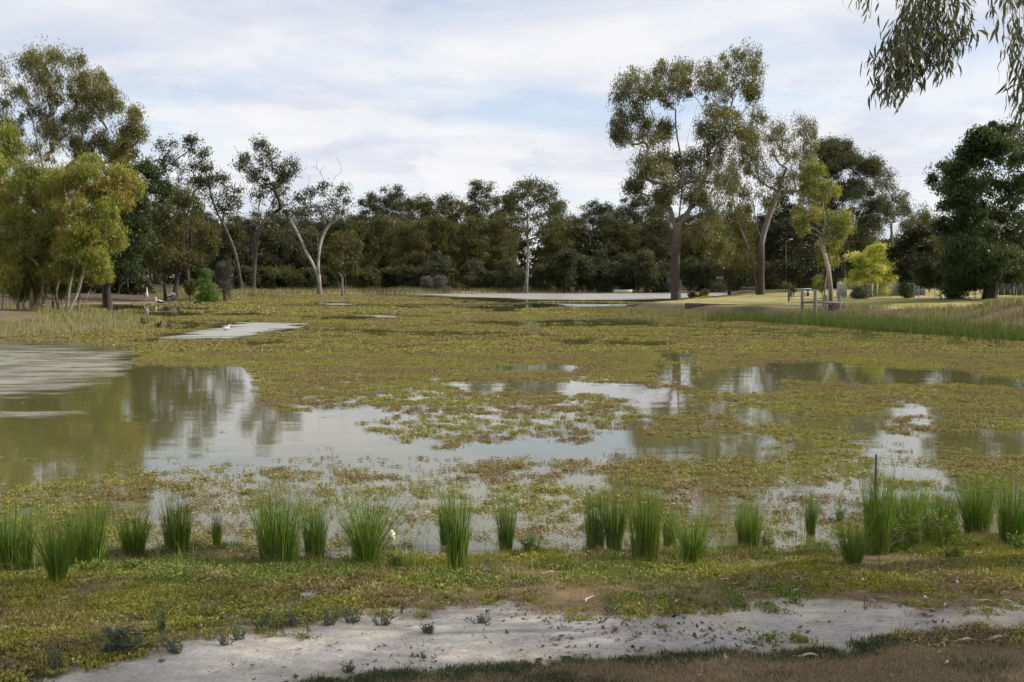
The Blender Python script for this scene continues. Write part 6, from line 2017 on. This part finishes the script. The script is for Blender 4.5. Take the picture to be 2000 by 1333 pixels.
# ------------------------------------------------------------------ the gum beside us: trunk out of frame, leafy sprays hang into the top corner
def overhead_gum():
    rng = np.random.default_rng(900)
    base = np.array([11.8, 10.6, float(land(11.8, 10.6))])
    root = obj('gum_tree', None, None, base, 'gum beside the viewer whose dark leafy sprays hang into the top right corner', 'tree')
    sk = Skeleton(rng)
    sk.path(resample([base, base + [-.2, 0, 2.2], base + [-.5, -.1, 4.5], base + [-.3, .2, 7.0], base + [.2, .1, 9.5]], .5))
    C = []
    for k in range(84):
        u = rng.normal(size=3)
        u /= np.linalg.norm(u)
        r = .35 + .65 * rng.random() ** .5
        c = np.array([11.4, 8.3, 8.9]) + u * r * np.array([6.6, 2.3, 2.7])
        px, py, f = project(*c)
        if px < 2120 and py > -120:
            continue
        C.append(c)
    TC, TR, TT = [], [], []
    for c in sorted(C, key=lambda v: v[2]):
        lo = len(sk.P)
        sk.attach(c, .6, .12, .3)
        for q in range(6):
            p = c + rng.normal(size=3) * .5
            a, b, f = project(*p)
            if a < 2060 and b > -70:
                continue
            TC.append(p)
            TR.append(rng.uniform(.35, .6))
            TT.append(rng.uniform(.2, .7))
            sk.attach(p, .5, .1, .1, lo)
    # limb that reaches over the frame and the hanging sprays: (px, py, depth, fall in px, n leaves, sideways drift px)
    limb = resample([base + [-.35, 0, 3.9], at_y(2230, -60, 12.0), at_y(2050, -95, 11.6), at_y(1900, -85, 11.3), at_y(1780, -60, 11.2)], .3)
    j = int(np.argmin(np.linalg.norm(np.array(sk.P) - limb[0], axis=1)))
    lo = len(sk.P)
    sk.path(limb, j)
    fine = Geo()
    SP = [(1690, -40, 60, 9, -15), (1705, -40, 75, 9, -5), (1770, -40, 140, 26, -20), (1790, -30, 190, 34, -35), (1800, -30, 215, 38, -55), (1775, -20, 190, 30, -65), (1820, -30, 190, 36, -25), (1835, -30, 150, 32, -10), (1850, -30, 165, 32, -5), (1865, -40, 140, 24, 5), (1880, -40, 110, 18, 5),
          (1780, -10, 160, 30, -50), (1800, 20, 150, 30, -45), (1760, 60, 80, 22, -60), (1745, 70, 60, 14, -50), (1770, 60, 110, 28, -40), (1790, 80, 100, 28, -40), (1810, 60, 80, 22, -20), (1845, 60, 90, 22, -10), (1865, 50, 80, 18, -5), (1880, 40, 30, 8, 4),
          (1945, -40, 90, 12, -5), (1960, -40, 130, 12, 0), (1975, -40, 110, 16, 5), (1990, -40, 150, 18, 2), (2000, -20, 180, 20, 0), (1995, 90, 110, 22, -12), (2005, 110, 120, 30, -15), (2015, 130, 120, 30, -10), (1985, 60, 90, 10, -18), (2020, 60, 200, 40, 0), (1800, -30, 120, 24, -30), (1820, -10, 120, 24, 0),
          (1785, 110, 80, 22, -45), (1770, 100, 70, 20, -50), (1755, 110, 70, 14, -20), (1835, 0, 120, 24, -12), (1805, -40, 130, 24, -8)]
    A = np.array(sk.P[lo:])
    for (px, py, fall, n, dx) in SP:
        Y = rng.uniform(10.9, 11.8)
        top, end = at_y(px, py, Y), at_y(px + dx, py + fall, Y + rng.normal() * .2)
        mid = (top + end) / 2 + np.array([-.02 * np.sign(dx) * abs(dx) / 10, 0, .12])
        k = int(np.argmin(np.linalg.norm(A - top, axis=1)))
        sk.path(resample([A[k], top, mid, end], .12)[1:], lo + k)
        for q in range(int(n * 2.2)):
            t = rng.random() ** .8
            c = (1 - t) ** 2 * top + 2 * t * (1 - t) * mid + t * t * end + rng.normal(size=3) * np.array([.055, .07, .04])
            L = rng.uniform(.09, .185)
            w = L * rng.uniform(.12, .18)
            d0 = np.array([rng.normal() * .30 + .12 * np.sign(dx), rng.normal() * .35, -1])
            d0 /= np.linalg.norm(d0)
            th = rng.random() * 6.283
            side = np.cross(d0, [math.cos(th), math.sin(th), .1])
            side /= np.linalg.norm(side)
            bend = np.cross(d0, side) * rng.normal() * .13 * L + side * rng.normal() * .13 * L
            P = [c, c + d0 * L * .3 + bend * .8, c + d0 * L * .65 + bend, c + d0 * L]
            fine.add([P[0] - side * .001, P[0] + side * .001, P[1] - side * w * .5, P[1] + side * w * .5, P[2] - side * w * .4, P[2] + side * w * .4, P[3]], [(0, 1, 3, 2), (2, 3, 5, 4)], [(4, 5, 6)], np.clip(rng.normal(.45, .25), 0, 1))
    wood(root, sk, .0028, .30, base, BARK_GUM2, 10, True, BARK_DARK, .0016)
    V, Q, t = leaves(TC, np.array(TR), 46, .20, .045, .9, rng, np.array(TT))
    g = Geo()
    g.add(V, None, Q, t)
    obj('crown', g.mesh('crown', LEAF_GUM, False, base), root)
    obj('hanging_leaves', fine.mesh('hanging_leaves', leaf_mat('hanging_gum_leaf', [(0.030, 0.040, 0.014), (0.050, 0.062, 0.018), (0.075, 0.085, 0.024), (0.13, 0.085, 0.035)], trans=.25, gloss=.05, patch=.3, patch_scale=3), False, base), root)


overhead_gum()
